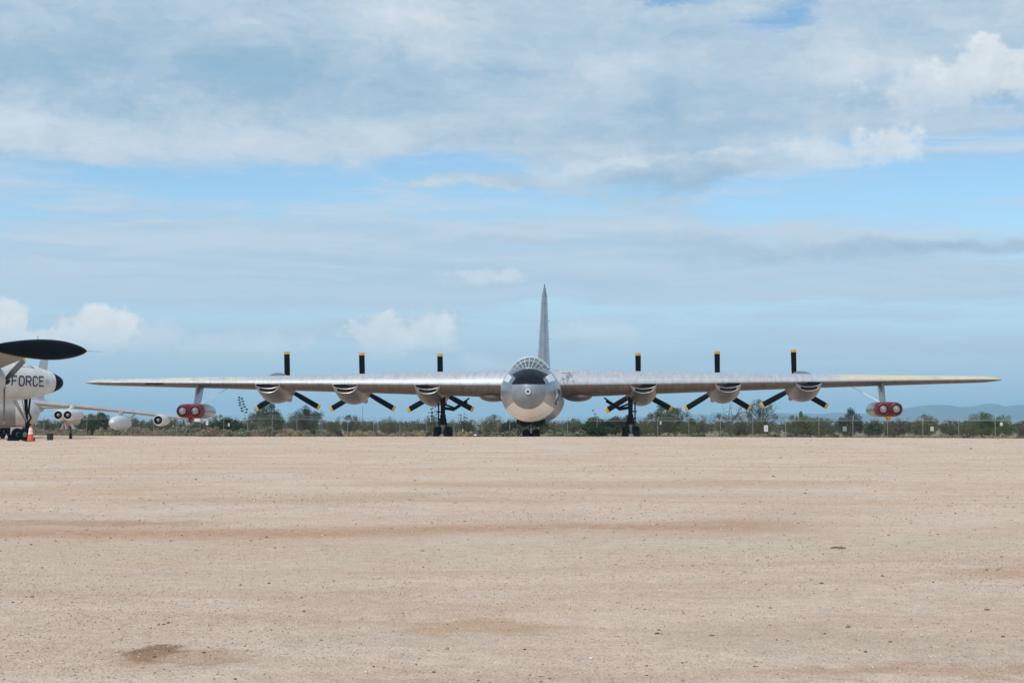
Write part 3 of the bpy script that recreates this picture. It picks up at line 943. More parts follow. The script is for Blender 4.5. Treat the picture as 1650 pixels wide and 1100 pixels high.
# tail
fin = MB(); rg = []
for (z, yl, ch, th_) in [(4.9, 37.0, 9.6, .135), (7.5, 39.2, 7.9, .125), (10.0, 41.3, 6.3, .118), (12.65, 43.5, 4.55, .112)]:
    rg.append([(zz * ch, yl + x * ch, z) for x, zz in foil(16, th_, 0.0)])
fin.loft(rg)
tf = fin.build('tail_fin', M['alu'], bomber)
cap = MB(); rg = []
for (z, yl, ch, th_) in [(12.66, 43.52, 4.5, .112), (13.1, 43.95, 3.9, .09), (13.5, 44.4, 3.0, .065), (13.75, 44.9, 1.9, .05)]:
    rg.append([(zz * ch, yl + x * ch, z) for x, zz in foil(16, th_, 0.0)])
cap.loft(rg); cap.build('fin_cap', M['fincap'], tf)
ro = MB(); ro.tube([(0, 45.2, 13.7), (0, 45.25, 13.95)], [.05, .02], 8); ro.build('tip_rod', M['gearblk'], tf)
for z, x0_, x1_ in ((12.1, -.34, .34), (9.0, 0, .57), (10.6, 0, .48)):
    ro = MB(); ro.tube([(x0_, 44.4, z), (x1_, 44.4, z)], .02, 6); ro.build('fin_antenna', M['gearblk'], tf)
for sg in (-1, 1):
    wing_mesh([(0, 40.5, 5.1, 5.6, .12, 0), (sg * 6, 41.7, 5.15, 4.2, .11, 0), (sg * 11, 42.8, 5.2, 2.9, .10, 0), (sg * 11.4, 43.3, 5.2, 1.8, .06, 0)], 14, 0.0).build('tailplane', M['alu'], bomber)

# main gear
mw = wheel_mb(.69, .42, .33)
wheel0 = None
for sg in (-1, 1):
    gxm, gym = sg * 6.8, 18.6
    g = MB()
    g.tube([(gxm, gym, 4.0), (gxm, gym, 3.0), (gxm, gym, 2.05)], [.20, .18, .155], 14, 0)
    g.tube([(gxm, gym, 2.25), (gxm, gym, 1.75)], [.215, .20], 14, 0)
    g.tube([(gxm, gym, 1.9), (gxm, gym, .75)], .10, 14, 1)
    g.tube([(gxm, gym - .95, .70), (gxm, gym + .95, .70)], .13, 10, 1)      # bogie beam
    for dy in (-.75, .75): g.tube([(gxm - .45, gym + dy, .70), (gxm + .45, gym + dy, .70)], .07, 8, 1)
    # hub of the beam seen end on
    g.tube([(gxm, gym - 1.05, .70), (gxm, gym - .93, .70)], .17, 12, 1)
    mg = g.build('main_gear', [M['gearblk'], M['oleo']], bomber)
    b1 = MB()
    b1.tube([(gxm, gym, 2.75), (gxm - sg * .75, gym, 2.62), (gxm - sg * 1.75, gym, 3.25)], [.11, .12, .12], 8)
    b1.tube([(gxm, gym, 3.05), (gxm - sg * .85, gym + .15, 2.72)], .07, 8)
    b1.tube([(gxm - sg * .7, gym + .1, 2.60), (gxm - sg * 1.9, gym + .3, 3.45)], .06, 8)
    b1.build('side_brace', M['gearblk'], mg)
    b1 = MB()
    b1.tube([(gxm + sg * .33, gym + .1, 3.1), (gxm + sg * .33, gym + .1, 1.55), (gxm + sg * .12, gym, 1.2)], [.06, .045, .04], 8)
    b1.box((gxm + sg * .24, gym, 2.45), (.42, .12, .10)); b1.box((gxm + sg * .22, gym, 1.95), (.38, .1, .09))
    b1.tube([(gxm - sg * .17, gym - .15, 2.1), (gxm - sg * .3, gym - .35, 1.5), (gxm - sg * .12, gym - .2, .95)], .05, 8)
    b1.box((gxm - sg * .02, gym - .25, 1.72), (.52, .18, .42))
    b1.build('torque_link', M['gearblk'], mg)
    for dx in (-.40, .40):
        for dy in (-.75, .75):
            if wheel0 is None: wh = wheel0 = mw.build('wheel', [M['rubber'], M['hub']], mg)
            else:
                wh = wheel0.copy(); COL.objects.link(wh); wh.parent = mg
            wh.location = (gxm + dx, gym + dy, .69)
    dr = MB(); dr.box((gxm + sg * 1.0, gym, 3.0), (.05, 2.6, .5), 0, Matrix.Rotation(radians(10 * sg), 3, 'Y'))
    # (door folded up against the nacelle)
    dr.v = [(p[0], p[1], p[2] + .35) for p in dr.v]
    dr.build('gear_door', M['nac'], mg)

# nose gear
g = MB()
g.tube([(0, 6.3, 2.1), (0, 6.2, 1.3), (0, 6.15, .62)], [.17, .15, .10], 14, 0)
g.tube([(0, 6.02, 1.55), (0, 5.98, .95)], [.06, .10], 10, 1)
g.tube([(-.32, 6.15, .60), (.32, 6.15, .60)], .09, 10, 0)
g.tube([(0, 6.2, 1.5), (0, 7.6, 2.0)], .08, 8, 0)
ng = g.build('nose_gear', [M['gearblk'], M['oleo']], bomber)
nwm = wheel_mb(.62, .44, .27)
for dx in (-.34, .34):
    nwm.build('wheel', [M['rubber'], M['hub']], ng, loc=(dx, 6.15, .60))
for sg in (-1, 1):
    d_ = MB(); rg = []
    for yy in (4.9, 5.2, 6.5, 7.6):
        e = 1.0 if 5.0 < yy < 7.5 else .8
        us = (0, .15, .35, .55, .75, .9, 1)
        rg.append([(sg * (.10 + .84 * u * e), yy, 1.74 - .36 * e * sin(pi * (.18 + .72 * u))) for u in us] + [(sg * (.10 + .80 * u * e), yy, 1.92) for u in reversed(us)])
    d_.loft(rg); d_.build('gear_door', M['gearblk'], ng)
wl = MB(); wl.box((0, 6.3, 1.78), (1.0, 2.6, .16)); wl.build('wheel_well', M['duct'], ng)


# ------------------------------------------------------------------ radar plane at the left edge (nose points right and away)
TH = radians(48)
ECG = .39
ecp = empty('radar_airplane', (-32.2, 120.0, ECG), (0, 0, TH))
tag(ecp, 'white propeller airplane with black nose, black wingtip tank and FORCE on its side', 'airplane')
ep = [(0, .0, 4.10), (-.06, .22, 4.10), (-.22, .40, 4.10), (-.48, .55, 4.10), (-.98, .74, 4.11), (-1.5, .90, 4.12), (-2.4, 1.13, 4.13), (-3.4, 1.32, 4.16),
      (-4.6, 1.42, 4.20), (-7, 1.63, 4.32), (-10, 1.74, 4.4), (-20, 1.74, 4.45), (-26, 1.40, 4.7), (-31, .85, 5.1), (-34.5, .3, 5.4), (-35, .02, 5.42)]
def ec_r(x):
    xs = [p[0] for p in ep][::-1]
    return float(np.interp(x, xs, [p[1] for p in ep][::-1])), float(np.interp(x, xs, [p[2] for p in ep][::-1]))
NK = 48
fb = MB()
def ring_at(x, r, z): return [(x, r * cos(2 * pi * k / NK), z + r * sin(2 * pi * k / NK)) for k in range(NK)]
fine = []
for x in list(np.linspace(-.98, -10, 32)) + [-15, -20, -23, -26, -28.5, -31, -33, -34.5, -35]:
    r, z = ec_r(x); fine.append(ring_at(x, max(r, .01), z))
fb.loft(fine)
ecf = fb.build('fuselage', M['ecwhite'], ecp)
rb = MB(); rb.loft([ring_at(x, max(.004, r * 1.004), z) for x, r, z in [(.02, 0, 4.10), (-.02, .13, 4.10), (-.06, .22, 4.10), (-.13, .32, 4.1), (-.22, .40, 4.10), (-.34, .48, 4.1), (-.48, .55, 4.10), (-.70, .645, 4.105), (-.98, .743, 4.11)]])
rb.build('radome', M['radome'], ecf)


def ec_side(x, z):           # starboard side surface point
    r, zc = ec_r(x)
    dz = max(-r * .98, min(r * .98, z - zc))
    return (x, -sqrt(r * r - dz * dz) - .012, z)


def stroke(mb, pts, w, x0, z0, sx, sz, mp, mi=0):
    """mitred strip along a polyline in the unit letter box, mapped on a surface"""
    P = [Vector((p[0] * sx, p[1] * sz)) for p in pts]
    closed = (P[0] - P[-1]).length < 1e-6
    n = len(P); L_ = []; R_ = []
    for i in range(n):
        if closed:
            a = P[i] - P[(i - 1) % (n - 1)] if i > 0 else P[0] - P[n - 2]
            b = P[(i + 1) % n] - P[i] if i < n - 1 else P[1] - P[0]
        else:
            a = P[i] - P[i - 1] if i > 0 else P[1] - P[0]
            b = P[i + 1] - P[i] if i < n - 1 else a
        a.normalize(); b.normalize()
        na = Vector((-a.y, a.x)); nb_ = Vector((-b.y, b.x)); m_ = (na + nb_).normalized()
        k = w / 2 / max(.4, m_.dot(na))
        L_.append(P[i] + m_ * k); R_.append(P[i] - m_ * k)
    for i in range(n - 1):
        for f0, f1 in ((0, .5), (.5, 1)):
            q = [L_[i].lerp(L_[i + 1], f0), L_[i].lerp(L_[i + 1], f1), R_[i].lerp(R_[i + 1], f1), R_[i].lerp(R_[i + 1], f0)]
            mb.add([mp(x0 + p.x, z0 + p.y) for p in q], [(0, 1, 2, 3)], mi)


c_ = .22
GLY = {'F': [[(1, 1), (0, 1), (0, 0)], [(.13, .52), (.82, .52)]],
       'O': [[(c_, 0), (1 - c_, 0), (1, c_), (1, 1 - c_), (1 - c_, 1), (c_, 1), (0, 1 - c_), (0, c_), (c_, 0)]],
       'R': [[(0, 0), (0, 1), (1 - c_, 1), (1, 1 - c_), (1, .5 + c_ * .8), (1 - c_, .48), (.13, .48)], [(.52, .40), (1, 0)]],
       'C': [[(1, .26), (1, c_), (1 - c_, 0), (c_, 0), (0, c_), (0, 1 - c_), (c_, 1), (1 - c_, 1), (1, 1 - c_), (1, .74)]],
       'E': [[(1, 1), (0, 1), (0, 0), (1, 0)], [(.13, .52), (.8, .52)]],
       'A': [[(0, 0), (0, .6), (.5, 1), (1, .6), (1, 0)], [(.13, .36), (.87, .36)]],
       'I': [[(.5, 0), (.5, 1)]], 'U': [[(0, 1), (0, c_), (c_, 0), (1 - c_, 0), (1, c_), (1, 1)]],
       'S': [[(1, .8), (1 - c_, 1), (c_, 1), (0, .8), (0, .65), (c_, .52), (1 - c_, .48), (1, .35), (1, .2), (1 - c_, 0), (c_, 0), (0, .2)]]}
lx = -4.92
for ch in 'FORCE':
    lm = MB()
    for pl in GLY[ch]: stroke(lm, pl, .105, lx, 3.83, .40, .64, ec_side)
    lm.build('letter', M['letter'], ecf, smooth=False, fix=False)
    lx += .585
# small line of lettering after it
sl = MB()
for k in range(4):
    for j in range(3):
        x0, z0 = -1.96 + k * .075, 4.25 - j * .13
        sl.add([ec_side(x0 + dx, z0 + dz) for dx, dz in ((0, 0), (.045, 0), (.045, .05), (0, .05))], [(0, 1, 2, 3)])
sl.build('small_lettering', M['bladegrey'], ecf, smooth=False, fix=False)
# flight deck windows
wn = MB()
for k in range(4):
    xa, xb = -2.75 - k * .42, -2.75 - k * .42 - .34
    q = []
    for x, a in ((xa, 48 - 2 * k), (xb, 48 - 2 * k), (xb, 66), (xa, 62)):
        r, zc = ec_r(x); q.append((x, -(r + .014) * cos(radians(a)), zc + (r + .014) * sin(radians(a))))
    wn.add(q, [(0, 1, 2, 3)])
M['blueglass'] = mat('flight_deck_glass', (.22, .32, .42), .1, .3)
wn.build('flight_deck_window', M['blueglass'], ecf, smooth=False)

ec_st = []
for s in (0, 3, 6, 9, 12, 15, 18, 18.8):
    c = 5.6 - 3.2 * s / 18.8
    ec_st.append((s, 10.2 + .10 * s, min(3.1 + s * .156, 5.44), c, .17 - .04 * s / 19, radians(2)))
for sg in (-1, 1):
    w_ = wing_mesh([(a[0] * 1, *a[1:]) for a in ec_st], 16)
    w_.v = [(-p[1], sg * p[0], p[2]) for p in w_.v]
    ew = w_.build('wing', M['ecgrey'], ecp)
    # black tip tank
    tk = MB(); tp = []
    TL, TF = 6.9, 2.7
    for i in range(29):
        f = i / 28
        u = -1 + 2 * f
        r = .60 * (max(0, 1 - abs(u) ** 2.0)) ** .72 if u > 0 else .60 * (max(0, 1 - abs(u) ** 1.8)) ** .95
        x = u * (TF if u > 0 else TL - TF)
        tp.append((x, max(r, .004)))
    tp.append((TF + .12, .012))
    tk.lathe(tp, 'x', (-13.25, sg * 18.85, 5.50), 36)
    tk.tube([(-13.25 + TF + .08, sg * 18.85, 5.50), (-13.25 + TF + 1.05, sg * 18.85, 5.49)], [.014, .005], 6)
    tk.tube([(-13.9, sg * 18.85, 6.08), (-13.9, sg * 18.85, 6.26)], .015, 6)
    tank = tk.build('tip_tank', M['tankblk'], ecp)
    for s in (4.9, 10.45):
        zz = 3.1 + s * .128 - .18; xf = -10.95 if s > 8 else -9.8
        nm = MB(); nm.lathe([(xf - .35, .70), (xf - .40, .78), (xf - .65, .86), (xf - 1.5, .88), (xf - 2.6, .80), (xf - 4.6, .45), (xf - 6, .1)], 'x', (0, sg * s, zz - .40), 28, cap=False)
        nm.lathe([(xf - .35, .70), (xf - .8, .62), (xf - .8, .01)], 'x', (0, sg * s, zz - .40), 28, 1, False)
        no_ = nm.build('engine_nacelle', [M['ecwhite'], M['duct']], ecp)
        hm = MB(); hm.lathe([(.36, .01), (.34, .10), (.2, .20), (-.1, .24), (-.4, .22)], 'x', n=20)
        hub = hm.build('propeller', M['gearblk'], ecp, loc=(xf, sg * s, zz - .40))
        bm_ = blade_mb(2.68, .2, .40, .09, .16, 32, 12, .6)
        bm_.v = [(p[1], -p[0], p[2]) for p in bm_.v]
        b0 = None
        for k in range(3):
            if b0 is None: b0 = bl = bm_.build('blade', [M['bladegrey'], M['paleye']], hub)
            else:
                bl = b0.copy(); COL.objects.link(bl); bl.parent = hub
            bl.rotation_euler = (radians(180 + 120 * k), 0, 0)
# nose gear of the radar plane
g = MB()
g.tube([(-2.95, 0, 3.15), (-2.85, 0, 1.4), (-2.80, 0, .42)], [.13, .11, .08], 12, 0)
g.tube([(-2.80, 0, 1.5), (-2.80, 0, .42)], .06, 10, 1)
g.tube([(-3.95, -.12, 3.05), (-2.85, -.05, 1.35)], .055, 8, 1)
g.tube([(-3.95, .22, 3.05), (-2.85, .08, 1.35)], .055, 8, 1)
g.tube([(-3.3, -.1, 2.9), (-2.80, -.03, .9)], .04, 8, 1)
g.tube([(-2.6, .0, 2.95), (-2.7, 0, 2.0), (-2.5, 0, 1.6), (-2.75, 0, 1.2)], .07, 8, 0)
g.tube([(-3.3, -.5, .44), (-3.3, .5, .44)], .07, 8, 0); g.tube([(-2.8, 0, .55), (-3.3, 0, .44)], .08, 8, 0)
g.box((-2.75, 0, 1.05), (.25, .3, .35), 0)
eg = g.build('nose_gear', [M['gearblk'], M['oleo']], ecp)
wm = wheel_mb(.44, .30, .18, 'y')
for dy in (-.46, .46): wm.build('wheel', [M['rubber'], M['hub']], eg, loc=(-3.3, dy, .44))
ck = MB()
for dx in (-.62, .62): ck.box((-3.3 + dx, -.05, .10), (.22, 1.2, .20), 0)
ck.build('wheel_chock', M['gearblk'], eg)
ll = MB(); ll.lathe([(-.09, .01), (-.06, .07), (0, .09), (.06, .07), (.09, .01)], 'x', (-3.75, -.45, 3.02), 12)
ll.build('signal_lamp', mat('yellow_green_lens', (.55, .55, .03), .25), eg)
# tail with three fins (outside the picture to the left)
for y_ in (-5.0, 0, 5.0):
    f_ = MB(); f_.loft([[(-31.3 - x * ch - dx, y_ + zz * ch, z) for x, zz in foil(12, .10, 0)] for z, ch, dx in ((5.3, 3.2, 0), (6.8, 2.9, .3), (8.0, 1.8, 1.0))])
    f_.build('tail_fin', M['ecwhite'], ecp)
t_ = wing_mesh([(-5.2, 31.2, 5.5, 2.2, .1, 0), (0, 30.4, 5.4, 3.4, .11, 0), (5.2, 31.2, 5.5, 2.2, .1, 0)], 12, 0)
t_.v = [(-p[1], p[0], p[2]) for p in t_.v]; t_.build('tailplane', M['ecwhite'], ecp)
g = MB()
for dy in (-4.9, 4.9): g.tube([(-14.6, dy, 3.4), (-14.7, dy, .6)], .14, 12)
mgr = g.build('main_gear', M['oleo'], ecp)
wm2 = wheel_mb(.60, .34, .26, 'y')
for dy in (-5.25, -4.55, 4.55, 5.25): wm2.build('wheel', [M['rubber'], M['hub']], mgr, loc=(-14.7, dy, .60))

# ------------------------------------------------------------------ swept-wing jet bomber behind it
JX, JY = -47.6, 150.0
JG = gz(-40, 148)
jet = empty('jet_bomber_airplane', (JX, JY, JG))
tag(jet, 'grey swept wing jet with drooping wing, twin engine pod and drop tank', 'airplane')
jb = MB(); rg = []
for (y, r, z) in [(-11.5, .03, 2.6), (-11, .45, 2.6), (-10, .8, 2.65), (-8, 1.1, 2.75), (-5, 1.25, 2.8), (0, 1.3, 2.8), (8, 1.25, 2.85), (14, 1.05, 3.0), (19, .7, 3.3), (21.5, .25, 3.5)]:
    rg.append([(r * .9 * cos(2 * pi * k / 36), y, z + r * 1.1 * sin(2 * pi * k / 36)) for k in range(36)])
jb.loft(rg); jf = jb.build('fuselage', M['b47'], jet)
cn = MB(); cn.lathe([(-9, .01), (-8.6, .4), (-7.5, .55), (-5.5, .5), (-4.5, .1)], 'y', (0, 0, 3.6), 20); cn.build('canopy', M['pane'], jf)
def jw(s): return (.74 * s, 3.55 - .055 * s - .0031 * s * s)
for sg in (-1, 1):
    st = []
    for s in (0, 3, 6, 9, 12, 15, 16.6, 17.3, 17.6):
        yl, zl = jw(s); c = 5.3 - 2.9 * s / 18
        if s > 17.5: c *= .6; yl += .6
        st.append((sg * s, yl, zl, c, .115, radians(2.5)))
    wj = wing_mesh(st, 14, .015).build('wing', M['b47'], jet)
    # inboard twin pod
    s = 7.0; yl, zl = jw(s)
    pm = MB(); yc = yl - 3.6; zc = zl - .85; xc = sg * s
    for dx in (-.43, .43):
        pm.lathe([(yc + .04, .36), (yc, .40), (yc + .12, .46), (yc + .8, .53), (yc + 2.2, .53), (yc + 3.8, .42), (yc + 4.8, .28)], 'y', (xc + dx, 0, zc), 24, 0, False)
        pm.lathe([(yc + .04, .36), (yc + .5, .34), (yc + .5, .01)], 'y', (xc + dx, 0, zc), 24, 1, False)
    pm.box((xc, yc + 2.4, zc + .02), (.9, 3.4, .62))
    pd = pm.build('engine_pod', [M['b47w'], M['duct']], jet)
    for dx in (-.43, .43):
        q = MB(); q.lathe([(yc - .06, .01), (yc, .11), (yc + .25, .20), (yc + .55, .22)], 'y', (xc + dx, 0, zc), 20); q.build('intake_cone', M['hub'], pd)
    q = MB(); rr_ = []
    for f in np.linspace(0, 1, 5):
        z = zc + .38 + f * (zl - zc - .30); y_ = yc + 1.5 + 1.5 * f
        rr_.append([(xc + .14 * u, y_ + 2.2 * v, z) for u, v in ((0, 0), (.8, .1), (1, .4), (0, 1), (-1, .4), (-.8, .1))])
    q.loft(rr_); q.build('pylon', M['b47w'], pd)
    q = MB(); q.lathe([(yc + .9, .05), (yc + 1.2, .38), (yc + 2.5, .5), (yc + 4.2, .4), (yc + 5.2, .1)], 'y', (xc + .15, 0, zc - .52), 20); q.build('gear_fairing', M['pinkpod'], pd)
    q = MB()
    for dx, dy, a in ((-.28, 1.2, 24), (.06, 1.1, -8), (.55, 1.3, -30)):
        q.box((xc + dx, yc + dy, zc - 1.0), (.05, .9, .55), 0, Matrix.Rotation(radians(a), 3, 'Y'))
    q.build('gear_door', M['b47w'], pd)
    zg = -.02
    q = MB(); q.tube([(xc + .28, yc + 1.7, zc - .6), (xc + .3, yc + 1.7, zg + .25)], .05, 8); q.build('outrigger_strut', M['gearblk'], pd)
    wheel_mb(.27, .2, .12).build('outrigger_wheel', [M['rubber'], M['hub']], pd, loc=(xc + .3, yc + 1.7, zg + .27))
    # drop tank
    s = 10.8; yl, zl = jw(s); xc = sg * s; zc = zl - 1.12
    q = MB(); q.lathe([(yl - 3.6 + 6.6 * (1 - cos(pi * i / 20)) / 2, .70 * max(.01, sin(pi * i / 20)) ** .75) for i in range(21)], 'y', (xc, 0, zc), 28)
    tkn = q.build('drop_tank', M['tank'], jet)
    q = MB(); q.loft([[(xc + .10 * u, yl - 1.7 + dy + 2.0 * v, z) for u, v in ((0, 0), (.9, .15), (1, .5), (0, 1), (-1, .5), (-.9, .15))] for z, dy in ((zc + .5, 0), (zl, .9))]); q.build('pylon', M['b47w'], tkn)
    q = MB(); q.tube([(xc + .5, yl + .6, zc + .25), (xc + 1.2, yl + 1.5, zl - .1)], .09, 8); q.build('tank_brace', M['b47w'], tkn)
    # outboard pod
    s = 14.25; yl, zl = jw(s); xc = sg * s; zc = zl - .42; yc = yl - 2.5
    q = MB()
    q.lathe([(yc + .04, .40), (yc, .44), (yc + .12, .50), (yc + .8, .56), (yc + 2.2, .54), (yc + 3.6, .42), (yc + 4.4, .28)], 'y', (xc, 0, zc), 24, 0, False)
    q.lathe([(yc + .04, .40), (yc + .5, .38), (yc + .5, .01)], 'y', (xc, 0, zc), 24, 1, False)
    po = q.build('engine_pod', [M['b47w'], M['duct']], jet)
    q = MB(); q.lathe([(yc - .06, .01), (yc, .12), (yc + .25, .22), (yc + .55, .24)], 'y', (xc, 0, zc), 20); q.build('intake_cone', M['hub'], po)
    q = MB(); q.loft([[(xc + .12 * u, yc + 1.0 + dy + 2.0 * v, z) for u, v in ((0, 0), (.9, .15), (1, .5), (0, 1), (-1, .5), (-.9, .15))] for z, dy in ((zc + .4, 0), (zl + .1, .7))]); q.build('pylon', M['b47w'], po)
    # red marking at the very tip
    q = MB(); yl, zl = jw(16.6); q.box((sg * 16.9, yl + 1.15, zl - .04), (.9, 1.9, .30)); q.build('tip_panel', M['pinkrefl'], wj)
q = MB(); q.loft([[(zz * ch, 14.5 + dy + x * ch, z) for x, zz in foil(12, .09, 0)] for z, ch, dy in ((3.6, 6.0, 0), (6.0, 4.4, 2.4), (8.6, 2.6, 5.0))])
q.build('tail_fin', M['tank'], jet)
for sg in (-1, 1): wing_mesh([(0, 16, 3.0, 3.2, .1, 0), (sg * 4.2, 19.0, 3.05, 1.7, .09, 0)], 10, 0).build('tailplane', M['b47'], jet)
q = MB()
for y_ in (-4, 8):
    q.tube([(0, y_, 2.0), (0, y_, .5)], .12, 10)
jg = q.build('main_gear', M['gearblk'], jet)
wj_ = wheel_mb(.6, .35, .25)
for y_ in (-4, 8):
    for dx in (-.35, .35): wj_.build('wheel', [M['rubber'], M['hub']], jg, loc=(dx, y_, .6))

# ------------------------------------------------------------------ grey aircraft between the two, nose to the right
gp_ = empty('grey_airplane', (-37.3, 132.5, gz(-37, 132)), (0, 0, radians(14)))
tag(gp_, 'pale grey airplane fuselage half hidden behind the nose wheel of the white airplane', 'airplane')
q = MB(); rg = []
for (x, r, z) in [(0, .02, 2.15), (-.05, .3, 2.15), (-.2, .58, 2.12), (-.5, .82, 2.1), (-1, .98, 2.08), (-1.8, 1.05, 2.05), (-3, 1.08, 2.02), (-6, 1.1, 2.05), (-9, 1.0, 2.15), (-12, .7, 2.4), (-14, .3, 2.6)]:
    rg.append([(x, r * cos(2 * pi * k / 32), z + r * sin(2 * pi * k / 32)) for k in range(32)])
q.loft(rg[:6], 1, False); q.loft(rg[5:], 0, False); q.add(rg[0], [tuple(range(32))], 1); q.add(rg[-1], [tuple(range(32))], 0)
gf = q.build('fuselage', [mat('weathered_grey', (.22, .205, .19), .5, .3, .2, 1.5), M['b47']], gp_)
lm = MB()
def g_side(x, z):
    r = 1.075; dz = z - 2.03
    return (x, -sqrt(max(.01, r * r - dz * dz)) - .02, z)
for pl in GLY['A']: stroke(lm, pl, .10, -3.95, 2.55, .42, .42, g_side)
lm.build('letter', M['white'], gf, smooth=False, fix=False)
for sg in (-1, 1):
    w_ = wing_mesh([(0, 5.0, 1.9, 3.6, .1, 0), (sg * 5.5, 8.6, 1.9, 1.6, .09, 0)], 10, 0); w_.v = [(-p[1], p[0], p[2]) for p in w_.v]; w_.build('wing', M['b47'], gp_)
q = MB(); q.loft([[(-10.5 - dx - x * ch, zz * ch, z) for x, zz in foil(10, .09, 0)] for z, ch, dx in ((2.5, 3.4, 0), (5.4, 1.6, 2.0))]); q.build('tail_fin', M['b47'], gp_)
q = MB(); q.tube([(-1.6, 0, 1.1), (-1.6, 0, .35)], .07, 8)
for dy in (-1.2, 1.2): q.tube([(-6.6, dy, 1.3), (-6.6, dy, .4)], .09, 8)
gg = q.build('landing_gear', M['oleo'], gp_)
w3 = wheel_mb(.36, .22, .15, 'y')
for x, y_ in ((-1.6, 0), (-6.6, -1.2), (-6.6, 1.2)): w3.build('wheel', [M['rubber'], M['hub']], gg, loc=(x, y_, .36))
q = MB(); q.box((-1.75, -.4, .75), (.9, .04, .6), 0, Matrix.Rotation(radians(14), 3, 'X')); q.box((-4.2, -.75, .75), (.8, .05, .7), 0, Matrix.Rotation(radians(25), 3, 'Y')); q.build('gear_door', M['b47w'], gg)

# ------------------------------------------------------------------ traffic cone, bin, plaque
def at(px, d): return (px - 825) / F * d
cx, cy = at(50.5, 80), 80.0
tc = empty('traffic_cone', (cx, cy, gz(cx, cy)))
tag(tc, 'orange traffic cone with pale reflective collar standing before the white airplane', 'traffic cone')
q = MB(); q.box((0, 0, .02), (.46, .46, .04)); q.build('base', M['gearblk'], tc, smooth=False)
q = MB(); q.lathe([(.04, .155), (.36, .118)], 'z', n=24, cap=False); q.lathe([(.36, .118), (.50, .100)], 'z', n=24, mi=1, cap=False); q.lathe([(.50, .1), (.52, .096)], 'z', n=24, mi=0, cap=False)
q.lathe([(.52, .096), (.66, .07)], 'z', n=24, mi=1, cap=False); q.lathe([(.66, .07), (.74, .045), (.745, .03), (.745, .001)], 'z', n=24, mi=0, cap=False)
q.build('cone', [M['orange'], M['pinkrefl']], tc)
bx, by = at(82, 132), 132.0
bn_ = empty('litter_bin', (bx, by, gz(bx, by)))
tag(bn_, 'dark navy bin standing on the gravel left of the small outrigger wheel', 'bin')
q = MB(); q.lathe([(0, .23), (.04, .24), (.50, .26), (.50, .23), (.46, .22)], 'z', n=24, cap=False); q.build('tub', M['navy'], bn_)
q = MB(); q.lathe([(.46, .27), (.53, .275), (.54, .25), (.54, .001)], 'z', n=24, cap=False); q.build('rim', M['navy'], bn_)
sx, sy = at(766, 108), 108.0
sg_ = empty('information_plaque', (sx, sy, gz(sx, sy)), (0, 0, 0))
tag(sg_, 'small navy information plaque with white emblem on the gravel between the wheels', 'sign')
q = MB(); q.box((0, 0, .3), (.06, .06, .62)); q.build('post', M['galv'], sg_, smooth=False)
q = MB(); q.box((0, 0, .80), (.34, .04, .40), 0, Matrix.Rotation(radians(-22), 3, 'X')); pn = q.build('panel', M['navy'], sg_, smooth=False)
q = MB(); q.box((0, -.022, .83), (.15, .02, .07), 0, Matrix.Rotation(radians(-22), 3, 'X')); q.v = [(p[0], p[1] - .008, p[2]) for p in q.v]; q.build('emblem', M['sign_white'], pn, smooth=False)


# ------------------------------------------------------------------ chain-link fence
fb_ = -.487; fa_ = 162.0
def fence_u(u): y = fa_ / (1 - fb_ * u); return Vector((u * y, y))
A = fence_u(-.40); B = fence_u(.40)
FD = (B - A).normalized(); FL = (B - A).length
post_u = (399.8 - 825) / F; p0 = fence_u(post_u); off0 = ((p0 - A).dot(FD)) % 3.05
FH = 1.88
fence = empty('chain_link_fence', (A.x, A.y, gz(A.x, A.y)))
tag(fence, 'long galvanised chain link fence topped with barbed wire along the desert scrub', 'fence')
def fpos(s):
    p = A + FD * s; return Vector((p.x - A.x, p.y - A.y, gz(p.x, p.y) - gz(A.x, A.y)))
pb = MB(); pb.tube([(0, 0, -.05), (0, 0, FH + .02)], .030, 8)
pb.tube([(0, 0, FH), (.10, .20, FH + .36)], .022, 6)
pb.lathe([(FH + .0, .045), (FH + .05, .03), (FH + .055, .001)], 'z', n=8)
post0 = None; s = off0; k = 0
while s < FL:
    if post0 is None: po_ = post0 = pb.build('post', M['galv'], fence)
    else:
        po_ = post0.copy(); COL.objects.link(po_); po_.parent = fence
    po_.location = fpos(s); po_.rotation_euler = (0, 0, random.uniform(-.05, .05))
    s += 3.05
ss_ = np.arange(0, FL + .1, 3.05)
q = MB(); q.tube([fpos(s) + Vector((0, 0, FH - .03)) for s in ss_], .019, 6); q.build('top_rail', M['galv'], fence)
for i, dz in enumerate((.10, .21, .33)):
    q = MB(); q.tube([fpos(s) + Vector((.1 * dz / .36, .2 * dz / .36, FH + dz)) for s in ss_], .008, 4); q.build('barbed_wire', M['galv'], fence)
# woven fabric, every strand
vs = []; fs = []
pitch = .075; nstr = int(FL / pitch)
sarr = np.arange(nstr) * pitch
h0, h1 = .04, FH - .04
for sgn in (1, -1):
    for s in sarr:
        s1 = s + sgn * (h1 - h0) * .98
        if not (0 <= s1 <= FL): continue
        a = A + FD * s; b = A + FD * s1
        za, zb = 0, 0
        vs.append((a.x, a.y, b.x, b.y))
vs = np.array(vs)
ga = ground_z(vs[:, 0], vs[:, 1]); gb = ground_z(vs[:, 2], vs[:, 3])
r_ = .0009
V = np.zeros((len(vs), 6, 3))
for i, (ox, oz) in enumerate(((0, r_ * 1.3), (-r_, -r_ * .7), (r_, -r_ * .7))):
    V[:, i] = np.stack([vs[:, 0] + ox * FD.x, vs[:, 1] + ox * FD.y - oz, ga + h0], -1)
    V[:, i + 3] = np.stack([vs[:, 2] + ox * FD.x, vs[:, 3] + ox * FD.y - oz, gb + h1], -1)
V -= np.array([A.x, A.y, gz(A.x, A.y)])
base = (np.arange(len(vs)) * 6)[:, None, None]
